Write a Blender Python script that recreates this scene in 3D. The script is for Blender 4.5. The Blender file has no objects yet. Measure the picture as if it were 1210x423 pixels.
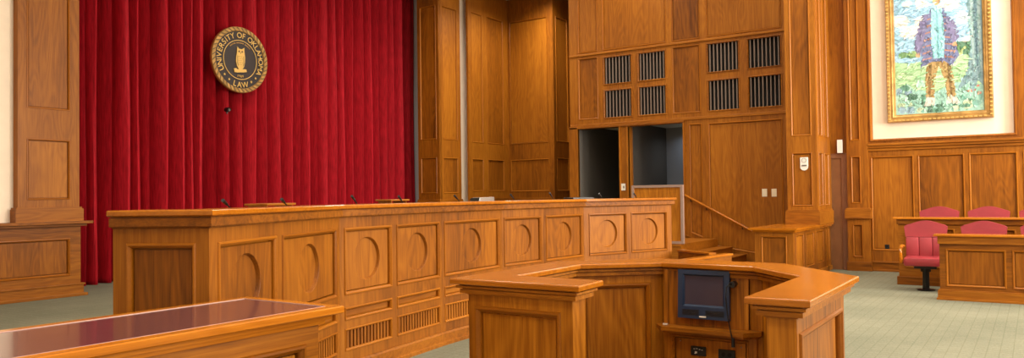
import bpy, bmesh, math, random
from mathutils import Vector, Matrix
from mathutils.geometry import tessellate_polygon
random.seed(7)
C = bpy.context.scene.collection
PI = math.pi
# ------------------------------------------------------------------ camera frame (metres; +Y away along the curtain side)
F_PX, YAW, PITCH, ROLL, EYE = 920.22, 0.591854, 0.0215131, -0.0132020, 1.6
FWD = Vector((-math.sin(YAW)*math.cos(PITCH), math.cos(YAW)*math.cos(PITCH), math.sin(PITCH)))
_r = Vector((math.cos(YAW), math.sin(YAW), 0)); _u = _r.cross(FWD)
RGT = _r*math.cos(ROLL)+_u*math.sin(ROLL); UPV = -_r*math.sin(ROLL)+_u*math.cos(ROLL)
def ray(x, y): return RGT*((x-605)/F_PX)+UPV*((211.5-y)/F_PX)+FWD
EYEV = Vector((0, 0, EYE))
def onz(x, y, z): d = ray(x, y); return EYEV+d*((z-EYE)/d.z)
def onX(x, y, X): d = ray(x, y); return EYEV+d*(X/d.x)
def onY(x, y, Y): d = ray(x, y); return EYEV+d*(Y/d.y)
def onseg(x, y, a, b):
    a = Vector(a); b = Vector(b); n = Vector((b.y-a.y, -(b.x-a.x))).normalized()
    d = ray(x, y); t = n.dot(a)/(n.x*d.x+n.y*d.y); p = EYEV+d*t
    return (Vector((p.x, p.y))-a).dot((b-a).normalized()), p.z
# ------------------------------------------------------------------ materials
def lin(c): return tuple(((v/255)/12.92 if v/255 <= .04045 else ((v/255+.055)/1.055)**2.4) for v in c)+(1,)
def mat(name):
    m = bpy.data.materials.new(name); m.use_nodes = True
    nt = m.node_tree; b = nt.nodes['Principled BSDF']; return m, nt, b
def plain(name, rgb, rough=.5, metal=0, noise=0, coat=0, sheen=0):
    m, nt, b = mat(name); b.inputs['Roughness'].default_value = rough; b.inputs['Metallic'].default_value = metal
    b.inputs['Coat Weight'].default_value = coat; b.inputs['Sheen Weight'].default_value = sheen
    c = lin(rgb)
    if noise:
        tc = nt.nodes.new('ShaderNodeTexCoord'); n = nt.nodes.new('ShaderNodeTexNoise'); n.inputs['Scale'].default_value = 6; n.inputs['Detail'].default_value = 6
        r = nt.nodes.new('ShaderNodeValToRGB'); r.color_ramp.elements[0].position = .3; r.color_ramp.elements[1].position = .7
        r.color_ramp.elements[0].color = tuple(v*(1-noise) for v in c[:3])+(1,); r.color_ramp.elements[1].color = tuple(min(1, v*(1+noise)) for v in c[:3])+(1,)
        nt.links.new(tc.outputs['Object'], n.inputs['Vector']); nt.links.new(n.outputs['Fac'], r.inputs['Fac']); nt.links.new(r.outputs['Color'], b.inputs['Base Color'])
    else: b.inputs['Base Color'].default_value = c
    return m
def wood(name, axis, rough=.48, coat=.03, gain=1.0, contrast=1.0, red=1.0):
    m, nt, b = mat(name); N = nt.nodes.new; L = nt.links.new
    tc = N('ShaderNodeTexCoord'); oi = N('ShaderNodeObjectInfo')
    sc = N('ShaderNodeVectorMath'); sc.operation = 'SCALE'; cmb = N('ShaderNodeCombineXYZ')
    for i in range(3): L(oi.outputs['Random'], cmb.inputs[i])
    L(cmb.outputs[0], sc.inputs[0]); sc.inputs['Scale'].default_value = 41.3
    ad = N('ShaderNodeVectorMath'); L(tc.outputs['Object'], ad.inputs[0]); L(sc.outputs[0], ad.inputs[1])
    def mp(a, l):
        v = N('ShaderNodeMapping'); v.inputs['Scale'].default_value = (l, a, a) if axis == 'x' else ((a, l, a) if axis == 'y' else (a, a, l)); L(ad.outputs[0], v.inputs['Vector']); return v
    def noise(mv, s, det, dist=0):
        n = N('ShaderNodeTexNoise'); n.inputs['Scale'].default_value = s; n.inputs['Detail'].default_value = det; n.inputs['Distortion'].default_value = dist
        L(mv.outputs[0], n.inputs['Vector']); return n
    n1 = noise(mp(2.6, .42), 1, 2, .3)       # broad figure whose contours make the cathedral grain
    n2 = noise(mp(26, .6), 1, 5, .3)         # streaks
    n3 = noise(mp(120, 4), 1, 3)            # pores
    n4 = noise(mp(1.1, .35), 1, 2)           # board to board tone
    def mth(op, a, bb, clamp=False):
        q = N('ShaderNodeMath'); q.operation = op; q.use_clamp = clamp
        for i, v in enumerate((a, bb)):
            if v is None: continue
            if isinstance(v, (int, float)): q.inputs[i].default_value = v
            else: L(v, q.inputs[i])
        return q.outputs[0]
    s = mth('SINE', mth('MULTIPLY', n1.outputs['Fac'], 95), None)
    s = mth('MULTIPLY', s, .065*contrast)
    t = mth('ADD', s, mth('MULTIPLY', mth('SUBTRACT', n2.outputs['Fac'], .5), .5*contrast))
    t = mth('ADD', t, mth('MULTIPLY', mth('SUBTRACT', n3.outputs['Fac'], .5), .5*contrast))
    t = mth('ADD', t, mth('MULTIPLY', mth('SUBTRACT', n4.outputs['Fac'], .5), .7*contrast))
    t = mth('ADD', t, mth('MULTIPLY', mth('SUBTRACT', oi.outputs['Random'], .5), .25))
    t = mth('ADD', t, .5, True)
    r = N('ShaderNodeValToRGB'); e = r.color_ramp.elements
    def col(c): return (min(1, c[0]*gain*red), min(1, c[1]*gain), min(1, c[2]*gain), 1)
    e[0].position = .05; e[0].color = col((.085, .022, .0022)); e[1].position = .95; e[1].color = col((.54, .190, .013))
    q = e.new(.45); q.color = col((.305, .092, .0045))
    L(t, r.inputs['Fac']); L(r.outputs['Color'], b.inputs['Base Color'])
    b.inputs['Specular IOR Level'].default_value = .22; b.inputs['Roughness'].default_value = rough; b.inputs['Coat Weight'].default_value = coat; b.inputs['Coat Roughness'].default_value = .15
    bp = N('ShaderNodeBump'); bp.inputs['Strength'].default_value = .06; bp.inputs['Distance'].default_value = .003
    L(n3.outputs['Fac'], bp.inputs['Height']); L(bp.outputs[0], b.inputs['Normal'])
    return m
WV = wood('oak_vertical', 'z', gain=.80); WH = wood('oak_horizontal', 'x', gain=.80); WY = wood('oak_lengthwise', 'y')
WP = wood('oak_panel', 'z', gain=.80)
WM = wood('oak_moulding', 'x', gain=.95, contrast=.25, rough=.35)
WTOP = wood('oak_polished_top', 'x', .22, .28, 1.25, .6); WTOPY = wood('oak_polished_edge', 'y', .22, .28, 1.38, .6)
WSV = wood('oak_stand_vertical', 'z', .42, .08, 1.1, 1.3, .96); WSH = wood('oak_stand_horizontal', 'x', .42, .08, 1.1, 1.1, .96)
WDK = wood('oak_shadow_grille', 'z', .6, 0, .55)
CREAM = plain('cream_wall_paint', (240, 222, 198), .8, noise=.03)
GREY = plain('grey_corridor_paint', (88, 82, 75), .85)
GREYW = plain('pale_grey_wall_paint', (196, 198, 206), .85)
CEIL = plain('ceiling_white', (225, 220, 208), .9)
BLACK = plain('black_plastic', (18, 18, 20), .4)
BLACKM = plain('black_metal', (16, 16, 17), .35, .3)
GAP = plain('dark_void_backing', (14, 10, 8), .9)
WHITE = plain('white_plastic', (226, 222, 212), .4)
IVORY = plain('ivory_plastic', (232, 220, 190), .4)
STEEL = plain('brushed_metal', (150, 148, 145), .3, .9)
GREYMET = plain('grey_frame_laminate', (150, 124, 112), .45)
GOLD = plain('antique_gold', (176, 136, 76), .4, .5, noise=.35)
GOLDB = plain('bright_gold_leaf', (214, 174, 96), .4, .3)
SEALDK = plain('seal_dark_bronze', (46, 37, 34), .5, .2, noise=.1)
RED = plain('red_leather', (146, 42, 50), .42, noise=.10, coat=.1)
SLAT = plain('grille_slat_grey_wood', (120, 104, 92), .5)
BLUE = plain('blue_black_bezel', (28, 48, 76), .35)
def screen_mat():
    m, nt, b = mat('crt_screen_glass'); b.inputs['Base Color'].default_value = lin((56, 56, 72)); b.inputs['Roughness'].default_value = .12; b.inputs['Coat Weight'].default_value = .5
    return m
SCREEN = screen_mat()
def inlay_mat():
    m, nt, b = mat('plum_glass_inlay'); b.inputs['Base Color'].default_value = lin((92, 50, 58)); b.inputs['Roughness'].default_value = .2; b.inputs['Specular IOR Level'].default_value = .4
    b.inputs['Coat Weight'].default_value = .45; b.inputs['Coat Roughness'].default_value = .06
    tc = nt.nodes.new('ShaderNodeTexCoord'); n = nt.nodes.new('ShaderNodeTexNoise'); n.inputs['Scale'].default_value = 60; n.inputs['Detail'].default_value = 5
    r = nt.nodes.new('ShaderNodeValToRGB'); r.color_ramp.elements[0].color = lin((72, 40, 46)); r.color_ramp.elements[1].color = lin((116, 72, 74))
    nt.links.new(tc.outputs['Object'], n.inputs['Vector']); nt.links.new(n.outputs['Fac'], r.inputs['Fac']); nt.links.new(r.outputs['Color'], b.inputs['Base Color'])
    return m
INLAY = inlay_mat()
def velvet():
    m, nt, b = mat('crimson_velvet'); N = nt.nodes.new; L = nt.links.new
    tc = N('ShaderNodeTexCoord'); mp = N('ShaderNodeMapping'); mp.inputs['Scale'].default_value = (14, 14, 1.2); n = N('ShaderNodeTexNoise'); n.inputs['Scale'].default_value = 3; n.inputs['Detail'].default_value = 6
    r = N('ShaderNodeValToRGB'); r.color_ramp.elements[0].position = .3; r.color_ramp.elements[1].position = .7
    r.color_ramp.elements[0].color = (.23, .0018, .006, 1); r.color_ramp.elements[1].color = (.45, .006, .016, 1)
    L(tc.outputs['Object'], mp.inputs['Vector']); L(mp.outputs[0], n.inputs['Vector']); L(n.outputs['Fac'], r.inputs['Fac']); L(r.outputs['Color'], b.inputs['Base Color'])
    b.inputs['Roughness'].default_value = .75; b.inputs['Sheen Weight'].default_value = .08; b.inputs['Sheen Tint'].default_value = (1, .2, .25, 1); b.inputs['Sheen Roughness'].default_value = .3
    b.inputs['Specular IOR Level'].default_value = .2
    return m
VELVET = velvet()
def carpet():
    m, nt, b = mat('sage_carpet'); N = nt.nodes.new; L = nt.links.new
    tc = N('ShaderNodeTexCoord'); n = N('ShaderNodeTexNoise'); n.inputs['Scale'].default_value = 45; n.inputs['Detail'].default_value = 8
    n2 = N('ShaderNodeTexNoise'); n2.inputs['Scale'].default_value = .8; n2.inputs['Detail'].default_value = 3
    L(tc.outputs['Object'], n.inputs['Vector']); L(tc.outputs['Object'], n2.inputs['Vector'])
    r = N('ShaderNodeValToRGB'); r.color_ramp.elements[0].position = .3; r.color_ramp.elements[1].position = .7
    r.color_ramp.elements[0].color = lin((106, 107, 90)); r.color_ramp.elements[1].color = lin((138, 136, 116))
    mx = N('ShaderNodeMath'); mx.operation = 'MULTIPLY_ADD'; L(n.outputs['Fac'], mx.inputs[0]); mx.inputs[1].default_value = .55
    m2 = N('ShaderNodeMath'); m2.operation = 'MULTIPLY'; L(n2.outputs['Fac'], m2.inputs[0]); m2.inputs[1].default_value = .45; L(m2.outputs[0], mx.inputs[2])
    L(mx.outputs[0], r.inputs['Fac'])
    br = N('ShaderNodeTexBrick'); br.offset = 0; br.inputs['Scale'].default_value = 1; br.inputs['Brick Width'].default_value = .11; br.inputs['Row Height'].default_value = .11
    br.inputs['Mortar Size'].default_value = .007; br.inputs['Mortar Smooth'].default_value = .6
    br.inputs['Color1'].default_value = (1, 1, 1, 1); br.inputs['Color2'].default_value = (.93, .94, .93, 1); br.inputs['Mortar'].default_value = (.80, .81, .77, 1)
    L(tc.outputs['Object'], br.inputs['Vector'])
    mm = N('ShaderNodeMix'); mm.data_type = 'RGBA'; mm.blend_type = 'MULTIPLY'; mm.inputs[0].default_value = 1
    L(r.outputs['Color'], mm.inputs[6]); L(br.outputs['Color'], mm.inputs[7]); L(mm.outputs[2], b.inputs['Base Color'])
    b.inputs['Roughness'].default_value = .95; b.inputs['Specular IOR Level'].default_value = .1
    bp = N('ShaderNodeBump'); bp.inputs['Strength'].default_value = .3; bp.inputs['Distance'].default_value = .01; L(n.outputs['Fac'], bp.inputs['Height']); L(bp.outputs[0], b.inputs['Normal'])
    return m
CARPET = carpet()
def emis(name, rgb, s):
    m, nt, b = mat(name); b.inputs['Emission Color'].default_value = rgb+(1,); b.inputs['Emission Strength'].default_value = s; b.inputs['Base Color'].default_value = (.8, .8, .8, 1); return m
LAMP = emis('lamp_diffuser', (1, .93, .82), 3)
# ------------------------------------------------------------------ mesh helpers
def obj(name, bm, m, parent=None, smooth=False):
    bmesh.ops.recalc_face_normals(bm, faces=bm.faces)
    me = bpy.data.meshes.new(name); bm.to_mesh(me); bm.free()
    for mm in (m if isinstance(m, (list, tuple)) else [m]): me.materials.append(mm)
    if smooth:
        for p in me.polygons: p.use_smooth = True
        try: me.set_sharp_from_angle(angle=math.radians(35))
        except Exception: pass
    o = bpy.data.objects.new(name, me); C.objects.link(o)
    if parent: o.parent = parent
    return o
def thing(name, label, cat, loc=(0, 0, 0), rz=0, group=None, kind=None):
    o = bpy.data.objects.new(name, None); C.objects.link(o); o.location = loc; o.rotation_euler = (0, 0, rz); o.empty_display_size = .1
    if label: o['label'] = label
    if cat: o['category'] = cat
    if group: o['group'] = group
    if kind: o['kind'] = kind
    return o
def tag(o, label, cat, group=None, kind=None, loc=None, rz=None):
    if label: o['label'] = label
    if cat: o['category'] = cat
    if group: o['group'] = group
    if kind: o['kind'] = kind
    if loc is not None: o.location = loc
    if rz is not None: o.rotation_euler = (0, 0, rz)
    return o
def box(bm, x0, x1, y0, y1, z0, z1, bev=0):
    g = bmesh.ops.create_cube(bm, size=1); v = g['verts']
    for q in v: q.co = Vector(((x0+x1)/2+q.co.x*(x1-x0), (y0+y1)/2+q.co.y*(y1-y0), (z0+z1)/2+q.co.z*(z1-z0)))
    if bev:
        ed = list({e for q in v for e in q.link_edges}); bmesh.ops.bevel(bm, geom=ed, offset=bev, segments=2, affect='EDGES', profile=.6)
    return bm
def B(*a, **k): return box(bmesh.new(), *a, **k)
def fill(loops):
    """indices of triangles filling 2D loops with holes"""
    t = bmesh.new(); es = []; k = 0
    for l in loops:
        vs = [t.verts.new((p[0], p[1], 0)) for p in l]
        for i in range(len(vs)): es.append(t.edges.new((vs[i], vs[(i+1) % len(vs)])))
    t.verts.index_update()
    for i, v in enumerate(t.verts): v.index = i
    bmesh.ops.triangle_fill(t, use_beauty=True, use_dissolve=False, edges=es, normal=(0, 0, 1))
    out = [[v.index for v in f.verts] for f in t.faces]; t.free(); return out
def prism(bm, poly, z0, z1, flip=None):
    """poly in XY extruded in z (concave ok)"""
    tri = fill([poly])
    a = [bm.verts.new((p[0], p[1], z0)) for p in poly]; b = [bm.verts.new((p[0], p[1], z1)) for p in poly]
    for t in tri:
        for vs in ([a[i] for i in t], [b[i] for i in t]):
            try: bm.faces.new(vs)
            except ValueError: pass
    n = len(poly)
    for i in range(n): bm.faces.new((a[i], a[(i+1) % n], b[(i+1) % n], b[i]))
    return bm
def slab(bm, poly, z0, z1, r):
    """horizontal slab with a rounded upper and eased lower edge"""
    prof = [(.004, z0), (0, z0+.004)]+[(r*(1-math.cos(a)), z1-r+r*math.sin(a)) for a in (0, .4, .8, 1.2, PI/2)]
    rows = [[bm.verts.new((q[0], q[1], z)) for q in inset(poly, d)] for d, z in prof]; n = len(poly)
    for k in range(len(rows)-1):
        for i in range(n): bm.faces.new((rows[k][i], rows[k][(i+1) % n], rows[k+1][(i+1) % n], rows[k+1][i]))
    for t in fill([poly]):
        bm.faces.new([rows[0][i] for i in t]); bm.faces.new([rows[-1][i] for i in t])
    return bm
def plate(bm, outer, holes, y0, y1):
    """polygon in XZ with polygonal holes, thickness y0 (front) to y1 (back)"""
    loops = [outer]+holes; pts = [Vector((p[0], p[1], 0)) for l in loops for p in l]
    tri = fill(loops)
    f = [bm.verts.new((p.x, y0, p.y)) for p in pts]; b = [bm.verts.new((p.x, y1, p.y)) for p in pts]
    for t in tri:
        for vs in ([f[i] for i in t], [b[i] for i in t]):
            try: bm.faces.new(vs)
            except ValueError: pass
    k = 0
    for l in loops:
        n = len(l)
        for i in range(n):
            try: bm.faces.new((f[k+i], f[k+(i+1) % n], b[k+(i+1) % n], b[k+i]))
            except ValueError: pass
        k += n
    return bm
def parea(p): return sum(p[i][0]*p[(i+1) % len(p)][1]-p[(i+1) % len(p)][0]*p[i][1] for i in range(len(p)))/2
def inset(poly, d):
    """move every side inward by d (mitred)"""
    s = 1 if parea(poly) > 0 else -1; n = len(poly); out = []
    for i in range(n):
        p0, p1, p2 = (Vector(poly[(i+k) % n][:2]) for k in (-1, 0, 1))
        a = (p1-p0).normalized(); b = (p2-p1).normalized()
        na = Vector((-a.y, a.x))*s; nb = Vector((-b.y, b.x))*s; m = na+nb
        m = m/max(1e-6, m.length_squared)*2 if m.length > 1e-6 else na
        out.append(tuple(p1+m*d))
    return out
def ring(bm, poly, prof):
    """sweep an open profile [(inset, y)] round a closed XZ polygon"""
    rows = [[bm.verts.new((q[0], y, q[1])) for q in inset(poly, s)] for s, y in prof]; n = len(poly)
    for r in range(len(prof)-1):
        for i in range(n): bm.faces.new((rows[r][i], rows[r][(i+1) % n], rows[r+1][(i+1) % n], rows[r+1][i]))
    return bm
def rect(x0, x1, z0, z1): return [(x0, z0), (x1, z0), (x1, z1), (x0, z1)]
def circ(cx, cz, r, n=40): return [(cx+r*math.cos(2*PI*i/n), cz+r*math.sin(2*PI*i/n)) for i in range(n)]
def sweep(bm, path, prof, closed=False):
    """closed profile [(outward, z)] along an XY path; outward is to the right of travel"""
    n = len(path); rows = []
    P = [Vector(p) for p in path]
    for i in range(n):
        if closed: a = (P[i]-P[i-1]).normalized(); b = (P[(i+1) % n]-P[i]).normalized()
        else:
            a = (P[i]-P[i-1]).normalized() if i else (P[1]-P[0]).normalized(); b = (P[i+1]-P[i]).normalized() if i < n-1 else a
        na = Vector((a.y, -a.x)); nb = Vector((b.y, -b.x)); m = na+nb; m = m/m.length_squared*2
        rows.append([bm.verts.new((P[i].x+m.x*o, P[i].y+m.y*o, z)) for o, z in prof])
    k = len(prof)
    for i in range(n if closed else n-1):
        for j in range(k): bm.faces.new((rows[i][j], rows[i][(j+1) % k], rows[(i+1) % n][(j+1) % k], rows[(i+1) % n][j]))
    if not closed:
        bm.faces.new(rows[0]); bm.faces.new(rows[-1])
    return bm
def tube(bm, pts, r, seg=10, r1=None):
    P = [Vector(p) for p in pts]; rows = []
    for i, p in enumerate(P):
        d = (P[min(i+1, len(P)-1)]-P[max(i-1, 0)]).normalized()
        u = d.cross(Vector((0, 0, 1))) if abs(d.z) < .95 else d.cross(Vector((1, 0, 0))); u.normalize(); w = d.cross(u)
        rr = r if r1 is None else r+(r1-r)*i/(len(P)-1)
        rows.append([bm.verts.new(p+(u*math.cos(2*PI*k/seg)+w*math.sin(2*PI*k/seg))*rr) for k in range(seg)])
    for i in range(len(P)-1):
        for k in range(seg): bm.faces.new((rows[i][k], rows[i][(k+1) % seg], rows[i+1][(k+1) % seg], rows[i+1][k]))
    bm.faces.new(rows[0]); bm.faces.new(rows[-1]); return bm
MOULD = [(-.004, .008), (-.009, -.002), (-.002, -.012), (.009, -.013), (.015, -.006), (.024, .002), (.029, .012), (.031, .055), (.050, .055)]
FI, FY = .040, .024     # field inset and depth: a dark quirk runs between moulding and field
def mprof(s): return [(a*s, b*s) for a, b in MOULD]
def panelled(parent, L, z0, z1, holes, th=.03, matb=None, matp=None, matm=None, ms=1.0, roundel=None, x0=0, outer=None, bname='frame_board', backed=True, yoff=0):
    """frame of stiles and rails with recessed moulded panels. holes: list of rect/polygon (x,z)"""
    matb = matb or WV; matp = matp or WP; matm = matm or WM; ms *= .8
    def sh(bm):
        if yoff:
            for v in bm.verts: v.co.y += yoff
        return bm
    out = outer or rect(x0, x0+L, z0, z1)
    o = obj(bname, sh(plate(bmesh.new(), out, holes, 0, th)), matb, parent)
    ps = []
    for i, h in enumerate(holes):
        ho = inset(h, FI*ms)
        fr = ms*FY
        if roundel and roundel[i]:
            cx, cz, r = roundel[i]; c1 = circ(cx, cz, r); bm = plate(bmesh.new(), ho, [c1], fr, fr+.012)
            bm2 = bm; ring(bm2, c1, [(0, fr), (.004, fr+.002), (.018, fr+.022)])
            p = obj('panel', sh(bm2), matp, parent)
            obj('roundel', sh(plate(bmesh.new(), circ(cx, cz, r-.015), [], fr+.021, fr+.035)), matp, p)
        else:
            p = obj('panel', sh(plate(bmesh.new(), ho, [], fr, fr+.014)), matp, parent)
        obj('moulding', sh(ring(bmesh.new(), h, mprof(ms))), matm, p)
        ps.append(p)
    return ps
def put(o, loc, rz=0): o.location = loc; o.rotation_euler = (0, 0, rz); return o
R90 = PI/2
YC, YR, XL = 16.6, 17.0, -13.566
# ------------------------------------------------------------------ SHELL
CZ = 7.6
tag(obj('floor', B(-16.2, 7.4, -4.4, 21.6, -.1, 0), CARPET), None, None, kind='structure')
tag(obj('ceiling', B(-16.2, 7.4, -4.4, 21.6, CZ, CZ+.1), CEIL), None, None, kind='structure')
w = obj('wall_left', B(-16.2, -16.0, -4.4, 21.6, 0, CZ), GREYW); tag(w, None, None, kind='structure')
w = obj('wall_back', B(-16.0, 7.2, -4.4, -4.2, 0, CZ), CREAM); tag(w, None, None, kind='structure')
# wall on the window side, with three tall window openings
wr = thing('wall_window_side', None, None, (7.2, 0, 0), -R90, kind='structure')
wins = [(-14.5, -11.9), (-10.0, -7.4), (-5.5, -2.9), (-1.0, 1.6)]
obj('wall_surface', plate(bmesh.new(), rect(-21.6, 4.2, 0, CZ), [rect(a, b, 1.4, 6.6) for a, b in wins], 0, .2), CREAM, wr)
for i, (a, b) in enumerate(wins):
    wn = thing('window_%d' % (i+1), None, None, (7.2, 0, 0), -R90, kind='structure')
    bm = plate(bmesh.new(), rect(a, b, 1.4, 6.6), [rect(a+.08+j*(b-a)/2, a+(b-a)/2*(j+1)-.08, 1.5+k*1.7, 1.5+k*1.7+1.55) for j in range(2) for k in range(3)], .05, .12)
    obj('window_frame', bm, WHITE, wn)
tag(obj('wall_far', B(-16.0, 7.2, 21.4, 21.6, 0, CZ), GREYW), None, None, kind='structure')

# ---- cream wall behind the left pilaster and cream sliver beside the right tower, curtain-side wall plane
def wall_box(name, x0, x1, y0, y1, z0, z1, m): return tag(obj(name, B(x0, x1, y0, y1, z0, z1), m), None, None, kind='structure')
wall_box('wall_curtain_side', -14.0, -13.72, -4.2, 6.0, 0, CZ, CREAM)
wall_box('wall_alcove', -14.0, -13.60, 17.605, 19.6, 0, CZ, CREAM)

# left wainscot (dado with ledge) and pilaster
dado = thing('trim_1', None, None, (XL, 0, 0), R90, kind='structure')   # local x = world Y
Yend = 6.94
panelled(dado, Yend+4.0, .0, 1.2, [rect(-2.0+i*2.95, .72+i*2.95, .36, .98) if 0 else rect(Yend-.18-2.9*(i+1)+.1, Yend-.18-2.9*i, .36, .98) for i in range(3)], x0=-4.0, th=.05, ms=1.3, matb=WH)
obj('dado_core', B(-4.0, Yend-.002, .052, .2, 0, 1.2), WH, dado)
obj('dado_return', B(Yend-.03, Yend, .05, .36, 0, 1.2), WV, dado)
bm = B(-4.0, Yend+.14, -.15, .46, 1.225, 1.272, bev=.006); box(bm, -4.0, Yend+.07, -.08, .3, 1.185, 1.225, bev=.006); obj('ledge', bm, WH, dado)
bm = B(-4.0, Yend+.035, -.035, .06, 0, .2); box(bm, -4.0, Yend+.055, -.055, .06, .19, .215, bev=.008); box(bm, -4.0, Yend+.09, -.075, .06, 0, .05, bev=.008); obj('base_moulding', bm, WH, dado)

def pilaster(name, loc, rz, x0, x1, ztop, zb, panels, ped, depth=.35, side=None):
    """square pilaster: pedestal block, frame with moulded panels"""
    t = thing(name, None, None, loc, rz, kind='structure')
    obj('shaft', B(x0, x1, .05, depth, zb, ztop), WV, t)
    panelled(t, x1-x0, zb, ztop, panels, x0=x0, th=.05, ms=1.0)
    if ped:
        bm = B(x0-.05, x1+.05, -.045, depth, ped[0], ped[1]-.02); box(bm, x0-.035, x1+.035, -.03, depth, ped[1]-.03, ped[1]+.012, bev=.01)
        obj('pedestal', bm, WH, t)
    return t
pilaster('trim_2', (XL, 0, 0), R90, 5.95, 6.92, CZ, 1.27, [rect(6.09, 6.76, 1.64, 2.63), rect(6.09, 6.76, 3.14, 6.9)], (1.272, 1.5), depth=.45)
# right proscenium tower: reveal facing us, then the face along the curtain side
t = pilaster('trim_3', (-14.33, 16.63, 0), 0, 0, .764, CZ, 0, [rect(.10, .66, 1.70, 2.68), rect(.10, .66, 3.19, 6.9)], None, depth=.1)
bm = B(-.02, .80, -.04, .05, 0, 1.50); box(bm, -.02, .79, -.03, .05, 1.49, 1.53, bev=.01); obj('pedestal', bm, WH, t)
t = pilaster('trim_4', (XL, 0, 0), R90, 16.6815, 17.60, CZ, 0, [rect(16.80, 17.45, 1.70, 2.68), rect(16.80, 17.45, 3.19, 6.9)], None, depth=.1)
bm = B(16.682, 17.64, -.038, .05, 0, 1.498); box(bm, 16.682, 17.63, -.03, .05, 1.49, 1.53, bev=.01); obj('pedestal', bm, WH, t)
wall_box('wall_curtain_return', -15.9, -14.32, 17.26, 17.34, 0, CZ, GREYW)
wall_box('trim_5', -14.3, XL-.1, 16.73, 17.595, 0, CZ, WV)
# panelled alcove beyond it
t = thing('trim_6', None, None, (-13.35, 0, 0), R90, kind='structure')
panelled(t, 2.05, 0, CZ, [rect(17.85, 18.38, 1.75, 2.67), rect(17.85, 18.38, 3.15, 6.9), rect(18.62, 19.44, 1.75, 2.67), rect(18.62, 19.44, 3.15, 6.9)], x0=17.69, th=.06)
bm = B(17.69, 19.7, -.03, .02, 0, 1.53, bev=.008); obj('pedestal', bm, WH, t); obj('shaft', B(17.95, 19.7, .06, .3, 0, CZ), WV, t)
t = thing('trim_7', None, None, (0, 19.7, 0), 0, kind='structure')
panelled(t, 1.62, 0, CZ, [rect(-13.27, -11.93, 1.73, 2.68), rect(-13.27, -11.93, 3.17, 6.9)], x0=-13.35, th=.06)
bm = B(-13.35, -11.72, -.03, .02, 0, 1.53, bev=.008); obj('pedestal', bm, WH, t)
t = thing('trim_8', None, None, (-11.73, 0, 0), R90, kind='structure')
panelled(t, 1.23, 0, CZ, [rect(19.86, 20.55, 1.73, 2.70), rect(19.86, 20.55, 3.20, 6.9)], x0=19.762, th=.06)
wall_box('trim_9', -13.3, -11.8, 19.77, 21.3, 0, CZ, WV)
wall_box('wall_recess', -11.8, -9.3, 20.9, 21.1, 0, CZ, WV)

# ---- far wall with two doorways, grilles and tall panels (local x = world X)
wc = thing('wall_doorways', None, None, (0, YC, 0), 0, kind='structure')
XA, XB = -9.42, -3.5
D1 = rect(-9.205, -8.10, 0, 3.19); D2 = rect(-7.875, -6.525, 0, 3.18)
G = [(-8.50, -7.75, 4.11, 4.89), (-7.61, -6.90, 4.11, 4.89), (-8.50, -7.75, 3.39, 4.0), (-7.61, -6.90, 3.39, 4.0),
     (-5.955, -5.225, 4.23, 4.90), (-5.065, -4.335, 4.23, 4.90), (-5.955, -5.225, 3.385, 4.09), (-5.065, -4.335, 3.385, 4.09)]
G[0:4] = [(-8.50, -7.75, 4.20, 4.88), (-7.61, -6.90, 4.20, 4.88), (-8.50, -7.75, 3.40, 4.09), (-7.61, -6.90, 3.40, 4.09)]
slant = .52
def zs(x): return max(.2, .62-(x+6.42)*.415)     # stair skirting line on this wall
hol = [rect(-9.17, -8.65, 5.04, CZ-.6), rect(-8.50, -6.90, 5.04, CZ-.6), rect(-6.75, -6.11, 5.04, CZ-.6), rect(-5.95, -4.34, 5.04, CZ-.6),
       rect(-9.17, -8.65, 3.42, 4.90), rect(-6.75, -6.11, 3.40, 4.90)]
hol += [[(-6.38, zs(-6.38)+.13), (-6.10, zs(-6.10)+.13), (-6.10, 3.14), (-6.38, 3.14)],
        [(-5.94, zs(-5.94)+.04), (-4.36, zs(-4.36)+.02), (-4.36, 3.13), (-5.94, 3.13)]]
outer = [(XA, 0), (-9.205, 0), (-9.205, 3.19), (-8.10, 3.19), (-8.10, 0), (-7.875, 0), (-7.875, 3.18), (-6.525, 3.18), (-6.525, 0), (XB, 0), (XB, CZ), (XA, CZ)]
holes_all = hol+[rect(a, b, c, d) for a, b, c, d in G]
# board with all holes; panels only in the plain ones
obj('frame_board', plate(bmesh.new(), outer, holes_all, 0, .06), WV, wc)
for h in hol:
    p = obj('panel', plate(bmesh.new(), inset(h, FI*.8), [], FY*.8, .035), WP, wc); obj('moulding', ring(bmesh.new(), h, mprof(.8)), WM, p)
obj('grille_backing', B(-8.55, -6.85, .14, .18, 3.35, 4.95), GAP, wc); obj('grille_backing', B(-6.0, -4.3, .14, .18, 3.35, 4.95), GAP, wc)
bm = B(XA, XB, -.03, .01, 4.955, 5.0, bev=.01); obj('rail_moulding', bm, WH, wc)
bm = B(XA, XB, -.02, .01, 3.235, 3.30, bev=.01); obj('rail_moulding', bm, WH, wc)
# door jambs and casings
bm = B(XA-.02, -9.205, -.05, .062, 0, 3.25, bev=.01); obj('door_casing', bm, WV, wc)
bm = B(-8.10, -8.065, -.04, .25, 0, 3.19, bev=.006); box(bm, -7.91, -7.875, -.04, .25, 0, 3.18, bev=.006); obj('door_casing', bm, WV, wc)
bm = B(-6.525, -6.49, -.04, .25, 0, 3.18, bev=.006); obj('door_casing', bm, WV, wc)
bm = B(-9.42, -6.49, -.05, .25, 3.19, 3.235, bev=.008); obj('door_head', bm, WH, wc)
bm = bmesh.new()
sk = [(-6.49, zs(-6.49)-.16), (-5.35, zs(-5.35)-.16), (-5.35, zs(-5.35)), (-6.49, zs(-6.49))]
plate(bm, sk, [], -.04, 0); sk2 = [(-6.49, zs(-6.49)), (-5.35, zs(-5.35)), (-5.35, zs(-5.35)+.03), (-6.49, zs(-6.49)+.03)]; plate(bm, sk2, [], -.055, 0)
obj('stair_skirting', bm, WH, wc)
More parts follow.
